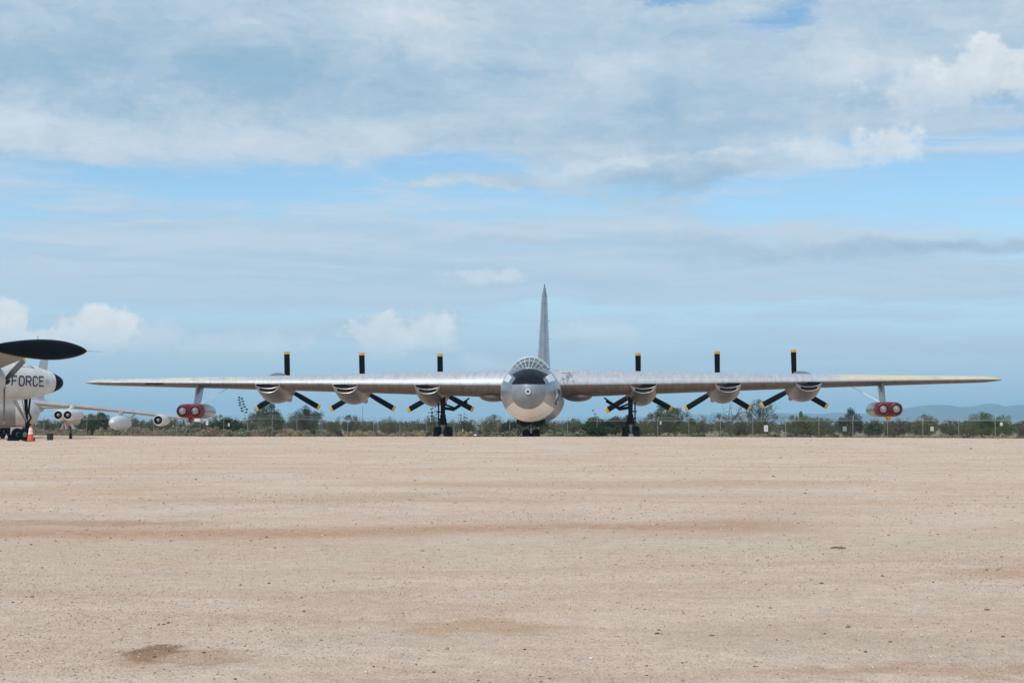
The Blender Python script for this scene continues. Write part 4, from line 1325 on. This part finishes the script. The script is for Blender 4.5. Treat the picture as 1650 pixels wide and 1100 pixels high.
fcs = (base + np.array([[0, 1, 4, 3], [1, 2, 5, 4], [2, 0, 3, 5]])[None]).reshape(-1, 4)
fab = np_mesh('mesh_fabric', V.reshape(-1, 3), fcs, M['galv'], fence)
fab['kind'] = 'stuff'

# signs fixed to the fence
for (px, py, w_, h_, m_, lab) in [(1234.5, 690, .36, .56, 'sign_white', 'tall white sign on the fence right of the dead tree'),
                                  (1361, 690.5, .34, .42, 'sign_blue', 'blue grey sign on the fence below the dark spiky tree'),
                                  (1501.5, 690.5, .27, .36, 'sign_cream', 'cream sign on the fence right of the jet pod'),
                                  (1613, 683, .22, .26, 'sign_white', 'small white sign high on the fence near the right edge'),
                                  (1065, 681, .16, .26, 'sign_white', 'narrow white sign on the fence behind the right main wheels'),
                                  (370.5, 684, .22, .30, 'sign_cream', 'small cream sign on the fence before the dark round bush'),
                                  (335.5, 681, .30, .46, 'sign_white', 'white notice board beside the drooping wingtip of the grey jet')]:
    u = (px - 825) / F; p = fence_u(u)
    z = EYE + (HOR - py) / F * p.y
    ex_ = empty('fence_sign', (p.x - .06, p.y - .12, z), (0, 0, atan2(FD.y, FD.x)))
    tag(ex_, lab, 'sign')
    q = MB(); q.box((0, 0, 0), (w_, .012, h_)); q.build('plate', M[m_], ex_, smooth=False)
    q = MB()
    for dz in np.linspace(-.3, .3, 4): q.box((0, -.0095, dz * h_), (w_ * .7, .003, h_ * .06))
    q.build('print_lines', M['bladegrey'], ex_, smooth=False)

# far pole and shed
d_ = 235.0
fp = empty('flag_pole', (at(584.5, d_), d_, 0)); tag(fp, 'thin bare pole rising beyond the fence left of centre', 'pole')
q = MB(); q.tube([(0, 0, 0), (0, 0, 4.05)], [.05, .035], 8); q.build('shaft', M['galv'], fp)
q = MB(); q.lathe([(4.05, .01), (4.08, .05), (4.13, .05), (4.16, .01)], 'z', n=8); q.build('finial', M['galv'], fp)
d_ = 250.0
sh = empty('shed', (at(797, d_), d_, 0)); tag(sh, 'distant shed with green roof behind scrub left of the bomber nose', 'shed')
q = MB(); q.box((0, 0, .95), (1.6, 3, 1.9)); q.build('wall', M['wallgrey'], sh, smooth=False)
q = MB(); q.loft([[(-1, -1.7, 1.9), (1, -1.7, 1.9), (.8, -1.7, 2.15), (-.8, -1.7, 2.15)], [(-1, 1.7, 1.9), (1, 1.7, 1.9), (.8, 1.7, 2.15), (-.8, 1.7, 2.15)]]); q.build('roof', M['roofgreen'], sh, smooth=False)


# ------------------------------------------------------------------ vegetation
def leaves(centres, rads, n, size, rng, squash=1.0, upright=0.0, aspect=.5):
    """n leaf quads scattered through blobs; returns verts, faces, tint"""
    k = rng.integers(0, len(centres), n)
    dirs = rng.normal(size=(n, 3)); dirs /= np.linalg.norm(dirs, axis=1)[:, None]
    rad = rng.random(n) ** .45
    c = centres[k] + dirs * (rad * rads[k])[:, None] * np.array([1, 1, squash])
    u = rng.normal(size=(n, 3)); u[:, 2] += upright * 3; u /= np.linalg.norm(u, axis=1)[:, None]
    w = np.cross(u, rng.normal(size=(n, 3))); w /= np.linalg.norm(w, axis=1)[:, None]
    sz = size * rng.uniform(.6, 1.5, n)
    a = u * sz[:, None]; b = w * (sz * aspect)[:, None]
    V = np.stack([c - a, c - b * .9, c + a, c + b * .9], 1).reshape(-1, 3)
    V[:, 2] = np.maximum(V[:, 2], .01)
    Fc = np.arange(n * 4).reshape(-1, 4)
    return V, Fc, rng.random(n)


def plant(name, blobs, n, size, lm, label, cat, group, rng, squash=1, upright=0, aspect=.5, wood='bark', trunk=0.05, trunk_h=None, stems=True, stem_name='stem', leaf_name='foliage'):
    root = empty(name, (0, 0, -50))
    tag(root, label, cat, group)
    c = np.array([b[:3] for b in blobs], float); r = np.array([b[3] for b in blobs], float)
    V, Fc, t_ = leaves(c, r, n, size, rng, squash, upright, aspect)
    np_mesh(leaf_name, V, Fc, M[lm], root, t_)
    q = MB()
    if trunk_h:
        q.tube([(0, 0, -.1), (.04, .02, trunk_h * .5), (0, 0.03, trunk_h)], [trunk * 1.3, trunk, trunk * .85], 7)
    for b in blobs[:16]:
        z0 = trunk_h or 0.0
        p1 = Vector((b[0] * .45, b[1] * .45, z0 + (b[2] - z0) * .55)) + Vector(rng.normal(size=3) * .05)
        q.tube([(0, 0, max(-.02, z0 - .05)), p1, (b[0], b[1], b[2])], [trunk * .7, trunk * .5, trunk * .2], 5)
    q.build(stem_name, M[wood], root)
    return root


def dome_blobs(rng, n, R, H, br, z0=.2, fan=1.0):
    out = []
    for i in range(n):
        a = rng.uniform(0, 2 * pi); f = sqrt(rng.random()); e = rng.random()
        rr = R * f
        top = z0 + (H - z0) * sqrt(max(.05, 1 - (f * .93) ** 2))
        z = z0 + (top - z0) * (.25 + .75 * e) - br * .5
        out.append((rr * cos(a) * fan, rr * sin(a) * fan, max(br * .4, z), br * rng.uniform(.65, 1.25)))
    return out


def tree_blobs(rng, n, R, H, hb, br):
    out = []
    for i in range(n):
        a = rng.uniform(0, 2 * pi); f = sqrt(rng.random()); e = rng.random()
        z = hb + (H - hb) * (e * .8 + .12 * (1 - f)) + rng.normal() * .15
        k = 1 - abs(e - .4) * .7
        out.append((R * f * k * cos(a), R * f * k * sin(a), min(z, H - br * .5), br * rng.uniform(.55, 1.3)))
    return out


rg_ = np.random.default_rng(5)
protos = {}
def creo_blobs(seed, R, H):
    r = np.random.default_rng(seed); out = []
    for i in range(26):
        a = r.uniform(0, 2 * pi); t_ = r.uniform(.1, .9) ; L = r.uniform(.55, 1.0)
        out.append((R * t_ * L * cos(a), R * t_ * L * sin(a), H * L * (1 - .25 * t_), .24 * r.uniform(.6, 1.3)))
        out.append((R * t_ * L * .7 * cos(a), R * t_ * L * .7 * sin(a), H * L * .55, .30 * r.uniform(.6, 1.2)))
    return out
G_CREO = 'olive creosote bushes beyond the fence'
G_DRY = 'tan dry bushes at the foot of the fence'
G_GREY = 'grey green low bushes at the foot of the fence'
for i in range(4):
    protos['creo%d' % i] = plant('creosote_bush', creo_blobs(20 + i, 1.15 + .1 * i, 1.75 + .12 * i), 1900, .055, 'lf_creo', 'olive green creosote bush in the scrub beyond the chain link fence', 'bush', G_CREO, np.random.default_rng(30 + i), upright=.5, aspect=.4, wood='twig', trunk=.025)
for i in range(3):
    r = np.random.default_rng(50 + i)
    protos['dry%d' % i] = plant('dry_bush', dome_blobs(r, 22, .62, .62, .2, .05), 1900, .085, 'lf_dry', 'low tan dry bush growing at the foot of the fence', 'bush', G_DRY, r, upright=.9, aspect=.2, wood='twig', trunk=.015)
    protos['grey%d' % i] = plant('brittlebush', dome_blobs(r, 22, .66, .70, .2, .05), 2000, .062, 'lf_grey', 'low grey green bush growing at the foot of the fence', 'bush', G_GREY, r, upright=.3, aspect=.5, wood='twig', trunk=.015)
r = np.random.default_rng(70)
protos['dense'] = plant('dense_bush', dome_blobs(r, 80, 1.75, 2.05, .42, .1), 12000, .085, 'lf_dense', 'x', 'bush', None, r, aspect=.6, wood='bark', trunk=.05)
protos['mesq0'] = plant('mesquite_tree', dome_blobs(r, 46, 1.9, 3.9, .52, 1.3), 10000, .065, 'lf_mesq', 'x', 'tree', None, r, aspect=.5, trunk=.09, trunk_h=.8, stem_name='trunk', leaf_name='crown')
protos['mesq1'] = plant('mesquite_tree', dome_blobs(r, 48, 2.0, 3.3, .5, .9), 10000, .06, 'lf_mesq', 'x', 'tree', None, r, aspect=.45, trunk=.09, trunk_h=.8, stem_name='trunk', leaf_name='crown')
protos['open'] = plant('thin_mesquite_tree', tree_blobs(r, 40, 1.9, 4.2, 1.2, .4), 3200, .06, 'lf_mesq', 'x', 'tree', None, r, aspect=.45, trunk=.085, trunk_h=1.2, wood='deadwood', stem_name='trunk', leaf_name='crown')
protos['palo'] = plant('palo_verde_tree', dome_blobs(r, 60, 2.1, 4.0, .48, .6), 11000, .08, 'lf_palo', 'x', 'tree', None, r, aspect=.35, upright=.3, trunk=.09, trunk_h=.8, stem_name='trunk', leaf_name='crown')
protos['spiky'] = plant('spiky_tree', dome_blobs(r, 50, .95, 3.0, .34, .5), 5000, .11, 'lf_green', 'x', 'tree', None, r, aspect=.16, trunk=.09, trunk_h=.9, stem_name='trunk', leaf_name='crown')
r = np.random.default_rng(90)
oc_bl = []
for i in range(22):
    a = r.uniform(0, 2 * pi); t_ = r.uniform(.1, .6); H_ = r.uniform(1.8, 2.9)
    for f in np.linspace(.25, 1, 7): oc_bl.append((t_ * f * 1.3 * cos(a), t_ * f * 1.3 * sin(a), H_ * f, .08))
protos['ocot'] = plant('ocotillo', oc_bl, 2200, .075, 'lf_mesq', 'x', 'plant', None, r, upright=.8, aspect=.3, wood='twig', trunk=.03)
protos['agave'] = plant('agave', [(0, 0, .28, .34)], 160, .26, 'lf_green', 'x', 'plant', None, r, upright=.5, aspect=.12, wood='twig', trunk=.03)

SEG = [(-200, 140, 'behind the white airplane'), (140, 260, 'below the drooping jet wing'), (260, 345, 'below the left jet pod'), (345, 440, 'left of the first propeller'),
       (440, 520, 'right of the first propeller'), (520, 640, 'under the second propeller'), (640, 700, 'under the third propeller'), (700, 790, 'right of the left main wheels'),
       (790, 852, 'left of the bomber nose'), (852, 935, 'right of the bomber nose'), (935, 1012, 'left of the right main wheels'), (1012, 1095, 'under the fourth propeller'),
       (1095, 1200, 'under the fifth propeller'), (1200, 1340, 'under the sixth propeller'), (1340, 1460, 'below the right jet pod'), (1460, 1560, 'below the right wingtip'), (1560, 2000, 'at the right edge')]
ORD = ['leftmost', 'second from left', 'third from left', 'fourth from left', 'fifth from left', 'sixth from left', 'seventh from left', 'eighth from left', 'ninth from left', 'tenth from left', 'eleventh from left', 'twelfth from left']
def name_places(items, segs, make):
    cells = {}
    for o, px, key in items:
        sg = [t_ for a, b, t_ in segs if a <= px < b][0]
        cells.setdefault((key, sg), []).append((px, o))
    for (key, sg), lst in cells.items():
        lst.sort(key=lambda p: p[0])
        for i, (px, o) in enumerate(lst):
            o['label'] = make(key, sg, ('' if len(lst) == 1 else ', ' + ORD[i]))
bushes = []
used = set()
def grow(key, px, d, sc=1.0, label=None, group=None, rz=None):
    x = at(px, d); z = gz(x, d) - .03
    rz = random.uniform(0, 6.28) if rz is None else rz
    root = protos[key]
    if key not in used:
        used.add(key); root.location = (x, d, z); root.rotation_euler = (0, 0, rz)
        root.scale = sc if hasattr(sc, '__len__') else (sc, sc, sc); o = root
    else:
        o = dup(root, (x, d, z), rz, sc)
    if label: o['label'] = label
    if group: o['group'] = group
    elif label and 'group' in o: del o['group']
    return o


def fd(px, extra=0.0):            # depth of the fence line at that column, plus metres behind it
    return fa_ / (1 - fb_ * (px - 825) / F) + extra


def topscale(py, d, H): return (EYE + (HOR - py) / F * d) / H

# trees and bushes that stand out, each at its own place
for (key, px, ex_, topy, H, wsc, lab) in [
    ('mesq0', 431, 14, 650, 3.9, 1.0, 'grey green mesquite tree beyond the fence under the leftmost propeller'),
    ('mesq1', 497, 14, 659, 3.3, 1.05, 'rounded mesquite tree beyond the fence between the two left propellers'),
    ('palo', 1077, 16, 648, 4.0, 1.35, 'broad bright green palo verde tree right of the right main wheels'),
    ('open', 1226, 14, 640, 4.2, .95, 'sparse dark mesquite tree between the two right hand propellers'),
    ('palo', 1305, 16, 667, 4.0, 1.15, 'bright green palo verde bush beside the saguaro cactus'),
    ('spiky', 1369, 12, 655, 3.0, 1.25, 'dark spiky tree standing alone left of the right jet pod'),
    ('spiky', 1408, 12, 674, 3.0, .9, 'small dark spiky tree just below the right jet pod'),
    ('palo', 1592, 14, 662, 4.0, 1.35, 'large dark green tree beyond the fence at the right edge'),
    ('palo', 1006, 16, 666, 4.0, .95, 'green tree beyond the fence behind the right main wheels'),
    ('ocot', 697, 8, 657, 2.9, 1.0, 'tall ocotillo with upright stems beside the left main wheels'),
    ('ocot', 745, 8, 668, 2.9, 1.0, 'shorter ocotillo just right of the left main wheels'),
    ('dense', 165, 2.0, 667, 2.05, .95, 'dark round bush behind the pale drop tank'),
    ('dense', 366, 2.0, 675, 2.05, 1.12, 'dark round bush beyond the fence below the left jet pod'),
    ('dense', 968, 2.0, 672, 2.05, 1.25, 'broad dark bush just right of the bomber nose'),
    ('dense', 1000, 4.0, 671, 2.05, 1.0, 'dark rounded bush beyond the fence just left of the right main wheels'),
    ('dense', 824, 2.0, 676, 2.05, .62, 'dark narrow bush left of the bomber nose wheels'),
    ('dense', 872, 5.0, 681, 2.05, .7, 'dark low bush right of the bomber nose wheels'),
    ('palo', 905, 8, 690, 4.0, .42, 'low green bush between the bomber nose and the broad dark bush'),
    ('palo', 140, 30, 668, 4.0, .9, 'green tree in the far scrub behind the twin engine pod')]:
    d = fd(px, ex_); sz_ = topscale(topy, d, H)
    x_ = wsc if key in ('dense',) else wsc
    grow(key, px, d, (wsc * (1.0 if key != 'palo' else .8), wsc * .9, sz_ + .04), lab)

# dead tree: forking bare limbs
def dead_branches(rng, q, p, dirv, L, r, depth):
    pts = [Vector(p)]; d = Vector(dirv)
    for i in range(3):
        d = (d + Vector(rng.normal(size=3) * .16) + Vector((0, 0, .05))).normalized()
        pts.append(pts[-1] + d * L / 3)
    q.tube(pts, [r, r * .88, r * .76, r * .62], 5)
    if depth > 0:
        for k in range(3 if depth > 1 else 2):
            nd = (d + Vector(rng.normal(size=3) * .62)).normalized()
            dead_branches(rng, q, pts[-1 - (k % 2)], nd, L * .72, r * .58, depth - 1)
d = fd(1170, 10); x = at(1170, d)
dt = empty('dead_tree', (x, d, gz(x, d))); tag(dt, 'bare dead tree with grey forking limbs beyond the fence', 'tree')
r = np.random.default_rng(14)
q = MB(); q.tube([(0, 0, -.1), (.05, 0, .6), (.02, 0, 1.0)], [.13, .10, .09], 8); q.build('trunk', M['deadwood'], dt)
q = MB()
for a in (-1.0, -.3, .45, 1.1): dead_branches(r, q, (.02, 0, .9), (sin(a) * .9, r.normal() * .4, .9), 1.35, .065, 3)
q.build('branches', M['deadwood'], dt)
# twiggy limbs showing through the sparse mesquite
tr_ = [o for o in bpy.data.objects if o.get('label', '').startswith('sparse dark mesquite')][0]
q = MB()
for a in (-.9, -.2, .5, 1.0): dead_branches(r, q, (0, 0, 1.0), (sin(a) * .8, r.normal() * .4, 1.0), 1.3, .06, 3)
q.build('bare_limbs', M['deadwood'], tr_)

# saguaro
d = fd(1290, 20); x = at(1290, d)
sgr = empty('saguaro_cactus', (x, d, gz(x, d))); tag(sgr, 'dark saguaro cactus with one short arm beside a green bush', 'cactus')
def ribbed(mb, pts, rad, n=20):
    start = len(mb.v); mb.tube(pts, rad, n)
    ring = 0
    for i in range(start, len(mb.v)):
        k = (i - start) % n; j = (i - start) // n
        if k % 2 == 0 and j < len(pts):
            c = Vector(pts[j]); p = Vector(mb.v[i]); mb.v[i] = tuple(c + (p - c) * .82)
q = MB(); ribbed(q, [(0, 0, -.1), (0, 0, .8), (0, 0, 1.8), (0, 0, 2.6), (0, 0, 2.8), (0, 0, 2.86)], [.17, .20, .21, .19, .12, .02]); q.build('trunk', M['cactus'], sgr)
q = MB(); ribbed(q, [(-.15, 0, 1.5), (-.35, 0, 1.55), (-.43, 0, 1.8), (-.44, 0, 2.2), (-.44, 0, 2.32), (-.44, 0, 2.36)], [.10, .13, .14, .13, .08, .02]); q.build('arm', M['cactus'], sgr)

# flower stalks of agave: tall leaning stalk with dark pods
def stalk(px, py_base, tipx, tipy, ex_, n_pods, lab, big):
    d = fd(px, ex_); x = at(px, d); z0 = gz(x, d)
    tx = at(tipx, d) - x; tz = EYE + (HOR - tipy) / F * d - z0
    o = empty('agave_stalk', (x, d, z0)); tag(o, lab, 'plant')
    f_ = lambda t: Vector((tx * t ** 1.3, .2 * t, tz * t))
    q = MB(); q.tube([f_(t) for t in np.linspace(0, 1, 9)], list(np.linspace(.030, .012, 9)), 6); q.build('stem', M['twig'], o)
    r = np.random.default_rng(px); 
    for k in range(n_pods):
        t = .60 + .4 * k / max(1, n_pods - 1)
        L_ = (1.0 - t * .7) * big * r.uniform(.6, 1.2); sd_ = (-1) ** k
        p = f_(t) + Vector((sd_ * L_, r.normal() * .15, .05 + L_ * .25))
        q = MB(); q.tube([f_(t), f_(t).lerp(p, .6) + Vector((0, 0, -.03)), p], [.012, .010, .008], 5)
        q.lathe([(-.13 * big * 1.6, .03), (-.05, .11 * big * 2.1), (.06, .11 * big * 2.1), (.12 * big * 1.4, .04)], 'z', tuple(p), 8)
        q.build('seed_pod', M['deadwood'], o)
stalk(402, 700, 386, 641, 3, 12, 'tall leaning agave flower stalk with dark seed pods', .55)
stalk(958, 690, 957, 662, 6, 4, 'short agave stalk with two dark pods above the broad bush', .35)

# scrub beyond the fence
n_cr = 0
for row, (ex0, ex1, cnt, smin, smax) in enumerate([(3, 10, 34, .62, .95), (10, 26, 48, .85, 1.2), (26, 48, 46, .95, 1.3)]):
    for k in range(cnt):
        px = -60 + 1770 * (k + random.uniform(.1, .9)) / cnt
        d = fd(px, random.uniform(ex0, ex1))
        sc = random.uniform(smin, smax)
        if px < 330 and row == 0: sc *= .8
        bushes.append((grow('creo%d' % random.randrange(4), px, d, (sc * 1.15, sc * 1.15, sc * .98)), px, ('olive creosote bush, %s row beyond fence,' % ('nearest', 'middle', 'far')[row])))
# low bushes along the foot
for k in range(70):
    px = -40 + 1730 * (k + random.uniform(.05, .95)) / 70
    d = fd(px, random.choice((-1, -1, 1)) * random.uniform(.5, 3.0) if px > 330 else random.uniform(.5, 4))
    kind = 'dry' if (random.random() < (.62 if px < 900 else .18)) else 'grey'
    sc = random.uniform(1.15, 1.75) * (1.0 if px < 1000 else .72)
    bushes.append((grow('%s%d' % (kind, random.randrange(3)), px, d, (sc * 1.6, sc * 1.5, sc)), px, 'low tan bush at fence foot' if kind == 'dry' else 'low grey green bush at fence foot'))
for px, ex_, sc, lab in [(505, 2, 1.3, 'green spiky agave at the fence foot between the left propellers'), (545, 3, 1.4, 'blue green agave at the fence foot below the second propeller'),
                    (692, 2, 1.3, 'green spiky agave left of the left main wheels'), (740, 2, 1.4, 'green spiky agave right of the left main wheels')]:
    grow('agave', px, fd(px, -ex_), sc, lab)
name_places(bushes, SEG, lambda k_, s_, o_: k_ + ' ' + s_ + o_)
for key, root in protos.items():
    if key not in used:
        for ch in list(root.children): bpy.data.objects.remove(ch)
        bpy.data.objects.remove(root)

# far scrub that reads as one mass
r = np.random.default_rng(77)
bl = []
for i in range(620):
    d = r.uniform(225, 420); px = r.uniform(-150, 1800); x = at(px, d)
    h = r.uniform(1.0, 2.2)
    for j in range(3): bl.append((x + r.normal() * .8, d + r.normal() * .8, h * r.uniform(.35, .9) + (.2 if px < 330 else 0), r.uniform(.5, .9)))
bl = np.array(bl)
V, Fc, t_ = leaves(bl[:, :3], bl[:, 3], 60000, .16, r, .8, .2, .5)
tag(np_mesh('desert_scrub', V, Fc, M['lf_creo'], None, t_), 'olive desert scrub spreading to the horizon', 'scrub', kind='stuff')

# dry grass along and behind the fence
n = 42000
px = r.uniform(-60, 1710, n); ex_ = r.normal(2.5, 4.0, n)
dd = fa_ / (1 - fb_ * (px - 825) / F) + ex_
xx = (px - 825) / F * dd; zz = ground_z(xx, dd)
clump = np.sin(xx * .9 + np.sin(dd * .7) * 2) + np.sin(xx * .37 + 1.3) + r.normal(size=n) * .5
keep = clump > -.6
xx, dd, zz = xx[keep], dd[keep], zz[keep]; n = len(xx)
h = r.uniform(.18, .62, n); a = r.uniform(0, pi, n); w_ = .018
lean = r.normal(size=(n, 2)) * .12
V = np.stack([np.stack([xx - w_ * np.cos(a), dd - w_ * np.sin(a), zz - .02], -1), np.stack([xx + w_ * np.cos(a), dd + w_ * np.sin(a), zz - .02], -1),
              np.stack([xx + lean[:, 0], dd + lean[:, 1], zz + h], -1)], 1).reshape(-1, 3)
tag(np_mesh('dry_grass', V, np.arange(n * 3).reshape(-1, 3), M['grass'], None, r.random(n)), 'dry yellowish grass along the fence', 'grass', kind='stuff')

# ------------------------------------------------------------------ stones
def ico():
    bm = bmesh.new(); bmesh.ops.create_icosphere(bm, subdivisions=1, radius=1.0)
    v = np.array([p.co[:] for p in bm.verts]); f = np.array([[q.index for q in t_.verts] for t_ in bm.faces]); bm.free()
    return v, f
IV, IF = ico()
def stone_mat(name):
    m = bpy.data.materials.new(name); m.use_nodes = True
    t = NT(m.node_tree); b = t.n['Principled BSDF']
    at_ = t.node('ShaderNodeAttribute', attribute_name='tint').outputs['Fac']
    n = t.noise(t.node('ShaderNodeNewGeometry').outputs['Position'], 90, 4, .6)
    cr = t.node('ShaderNodeValToRGB', {0: t.m('MULTIPLY_ADD', t.m('SUBTRACT', n, .5), .18, at_)})
    e = cr.color_ramp.elements
    e[0].position = 0; e[0].color = (.10, .070, .050, 1); e[1].position = 1; e[1].color = (.74, .62, .49, 1)
    for p, c in ((.2, (.19, .135, .098, 1)), (.45, (.38, .27, .19, 1)), (.62, (.52, .38, .27, 1)), (.85, (.56, .46, .36, 1))):
        k = e.new(p); k.color = c
    t.put(b.inputs['Base Color'], cr.outputs[0]); b.inputs['Roughness'].default_value = .9
    b.inputs['Specular IOR Level'].default_value = .25
    return m
M['pebble'] = stone_mat('gravel_stones')
r = np.random.default_rng(101)
Xs = []; Ys = []; Ss = []
def clumpf(x, y):
    return (np.sin(x * 1.3 + 1.7 * np.sin(y * .9)) + np.sin(x * .47 - y * .83 + 2) + np.sin(x * 2.9 + y * 2.1 + np.sin(x)) * .6)
for (y0, y1, n, s0, s1) in ((8.5, 19, 34000, .003, .007), (8.5, 30, 15000, .0055, .0105), (8.5, 48, 5200, .008, .015), (12, 72, 1400, .013, .024), (20, 74, 7000, .010, .020)):
    y = np.sqrt(r.random(n) * (y1 ** 2 - y0 ** 2) + y0 ** 2); x = r.uniform(-.34, .34, n) * y
    k = (clumpf(x, y) + r.normal(size=n) * 1.2 > -.1) | (r.random(n) < .28)
    x, y = x[k], y[k]
    Xs.append(x); Ys.append(y); Ss.append(s0 + (s1 - s0) * r.random(len(x)) ** 2.2)
x = np.concatenate(Xs); y = np.concatenate(Ys); s = np.concatenate(Ss); n = len(x)
z = ground_z(x, y)
sc = s[:, None] * r.uniform(.65, 1.35, (n, 3)) * np.array([1.1, 1.1, .8])
a = r.uniform(0, 2 * pi, n)
P = IV[None] * (1 + r.normal(size=(n, 12, 1)) * .14) * sc[:, None, :]
Q = P.copy(); Q[..., 0] = P[..., 0] * np.cos(a)[:, None] - P[..., 1] * np.sin(a)[:, None]; Q[..., 1] = P[..., 0] * np.sin(a)[:, None] + P[..., 1] * np.cos(a)[:, None]
Q += np.stack([x, y, z + sc[:, 2] * .35], -1)[:, None, :]
Fc = (IF[None] + (np.arange(n) * 12)[:, None, None]).reshape(-1, 3)
tn = np.repeat(np.clip(.18 + .82 * r.beta(2.8, 2.0, n), 0, 1), 20)
tag(np_mesh('gravel', Q.reshape(-1, 3), Fc, M['pebble'], None, tn), 'loose gravel over the foreground', 'gravel', kind='stuff')

# larger stones one by one, at their places in the photograph
def depth_of(px, py):
    lo, hi = 8.0, 72.0
    for _ in range(50):
        m_ = (lo + hi) / 2
        yy = HOR + F * (EYE - gz(at(px, m_), m_)) / m_
        if yy > py: lo = m_
        else: hi = m_
    return (lo + hi) / 2
svar = []
for i in range(6):
    rr_ = np.random.default_rng(200 + i)
    bm = bmesh.new(); bmesh.ops.create_icosphere(bm, subdivisions=2, radius=1.0)
    for v in bm.verts:
        k = 1 + .22 * sin(v.co.x * 2.3 + i) * cos(v.co.y * 2.9 + i * 2) + rr_.normal() * .07
        v.co = Vector((v.co.x * 1.15 * k, v.co.y * k, v.co.z * .72 * k))
    me = bpy.data.meshes.new('stone'); bm.to_mesh(me); bm.free()
    me.materials.append(M['stone']); svar.append(me)
big = [(317, 772), (488, 805), (683, 912), (488, 961), (492, 983), (275, 1001), (268, 1003), (254, 1055), (276, 1045), (332, 1048), (340, 1040), (383, 1090), (118, 1010), (26, 968), (54, 876), (180, 866), (340, 861),
       (436, 938), (1238, 977), (1057, 1018), (1145, 1021), (1060, 1012), (1381, 1044), (1390, 1047), (1430, 1031), (1585, 980), (1418, 926), (1321, 938), (859, 969), (1563, 723), (1245, 767), (1296, 794), (1038, 806), (1198, 835), (988, 835), (1279, 827), (1621, 801), (1097, 1064), (1213, 1070), (1440, 1072), (1640, 1028),
       (1610, 1023), (845, 1043), (1040, 1084), (885, 1089), (790, 1095), (771, 1092), (700, 1079), (604, 1070), (1325, 1018), (1500, 936), (950, 788), (1508, 860)]
r = np.random.default_rng(5)
stones = []
for i, (px, py) in enumerate(big):
    d = depth_of(px, py); x = at(px, d); sz_ = (r.uniform(1.5, 3.0) if py > 900 else r.uniform(1.3, 2.0)) * d / F
    o = bpy.data.objects.new('stone', svar[i % 6]); COL.objects.link(o)
    o.location = (x, d, gz(x, d) + sz_ * .3); o.scale = (sz_ * r.uniform(.9, 1.5), sz_, sz_ * r.uniform(.6, .95)); o.rotation_euler = (0, 0, r.uniform(0, 6))
    tag(o, 'dark stone lying on the gravel', 'stone', 'dark stones lying on the gravel')
    stones.append((o, px, 'far part' if py < 850 else ('middle part' if py < 990 else 'near part')))
name_places(stones, [(-50, 330, 'left side'), (330, 660, 'left of centre'), (660, 990, 'centre'), (990, 1320, 'right of centre'), (1320, 1700, 'right side')],
            lambda k_, s_, o_: 'dark stone on the %s of the gravel, %s' % (k_, s_) + o_)
# a weathered stick and a white chip on the ground
d = depth_of(1348, 883); x = at(1348, d)
q = MB(); q.tube([(-.085, 0, .012), (-.03, .02, .02), (.03, -.01, .016), (.09, .03, .012)], [.008, .011, .011, .006], 7)
q.tube([(.01, 0, .018), (.05, .06, .03)], [.006, .003], 6)
so = q.build('stick', M['twig'], loc=(x, d, gz(x, d))); so.scale = (1, 1, 1); tag(so, 'short brown stick lying on the gravel right of centre', 'stick')
d = depth_of(951, 1058); x = at(951, d)
q = MB(); q.lathe([(-.005, .004), (-.003, .014), (.006, .012), (.009, .003)], 'z', n=7); co = q.build('stone_chip', M['chip'], loc=(x, d, gz(x, d) + .006)); tag(co, 'bright white chip lying on the gravel near the bottom centre', 'stone')
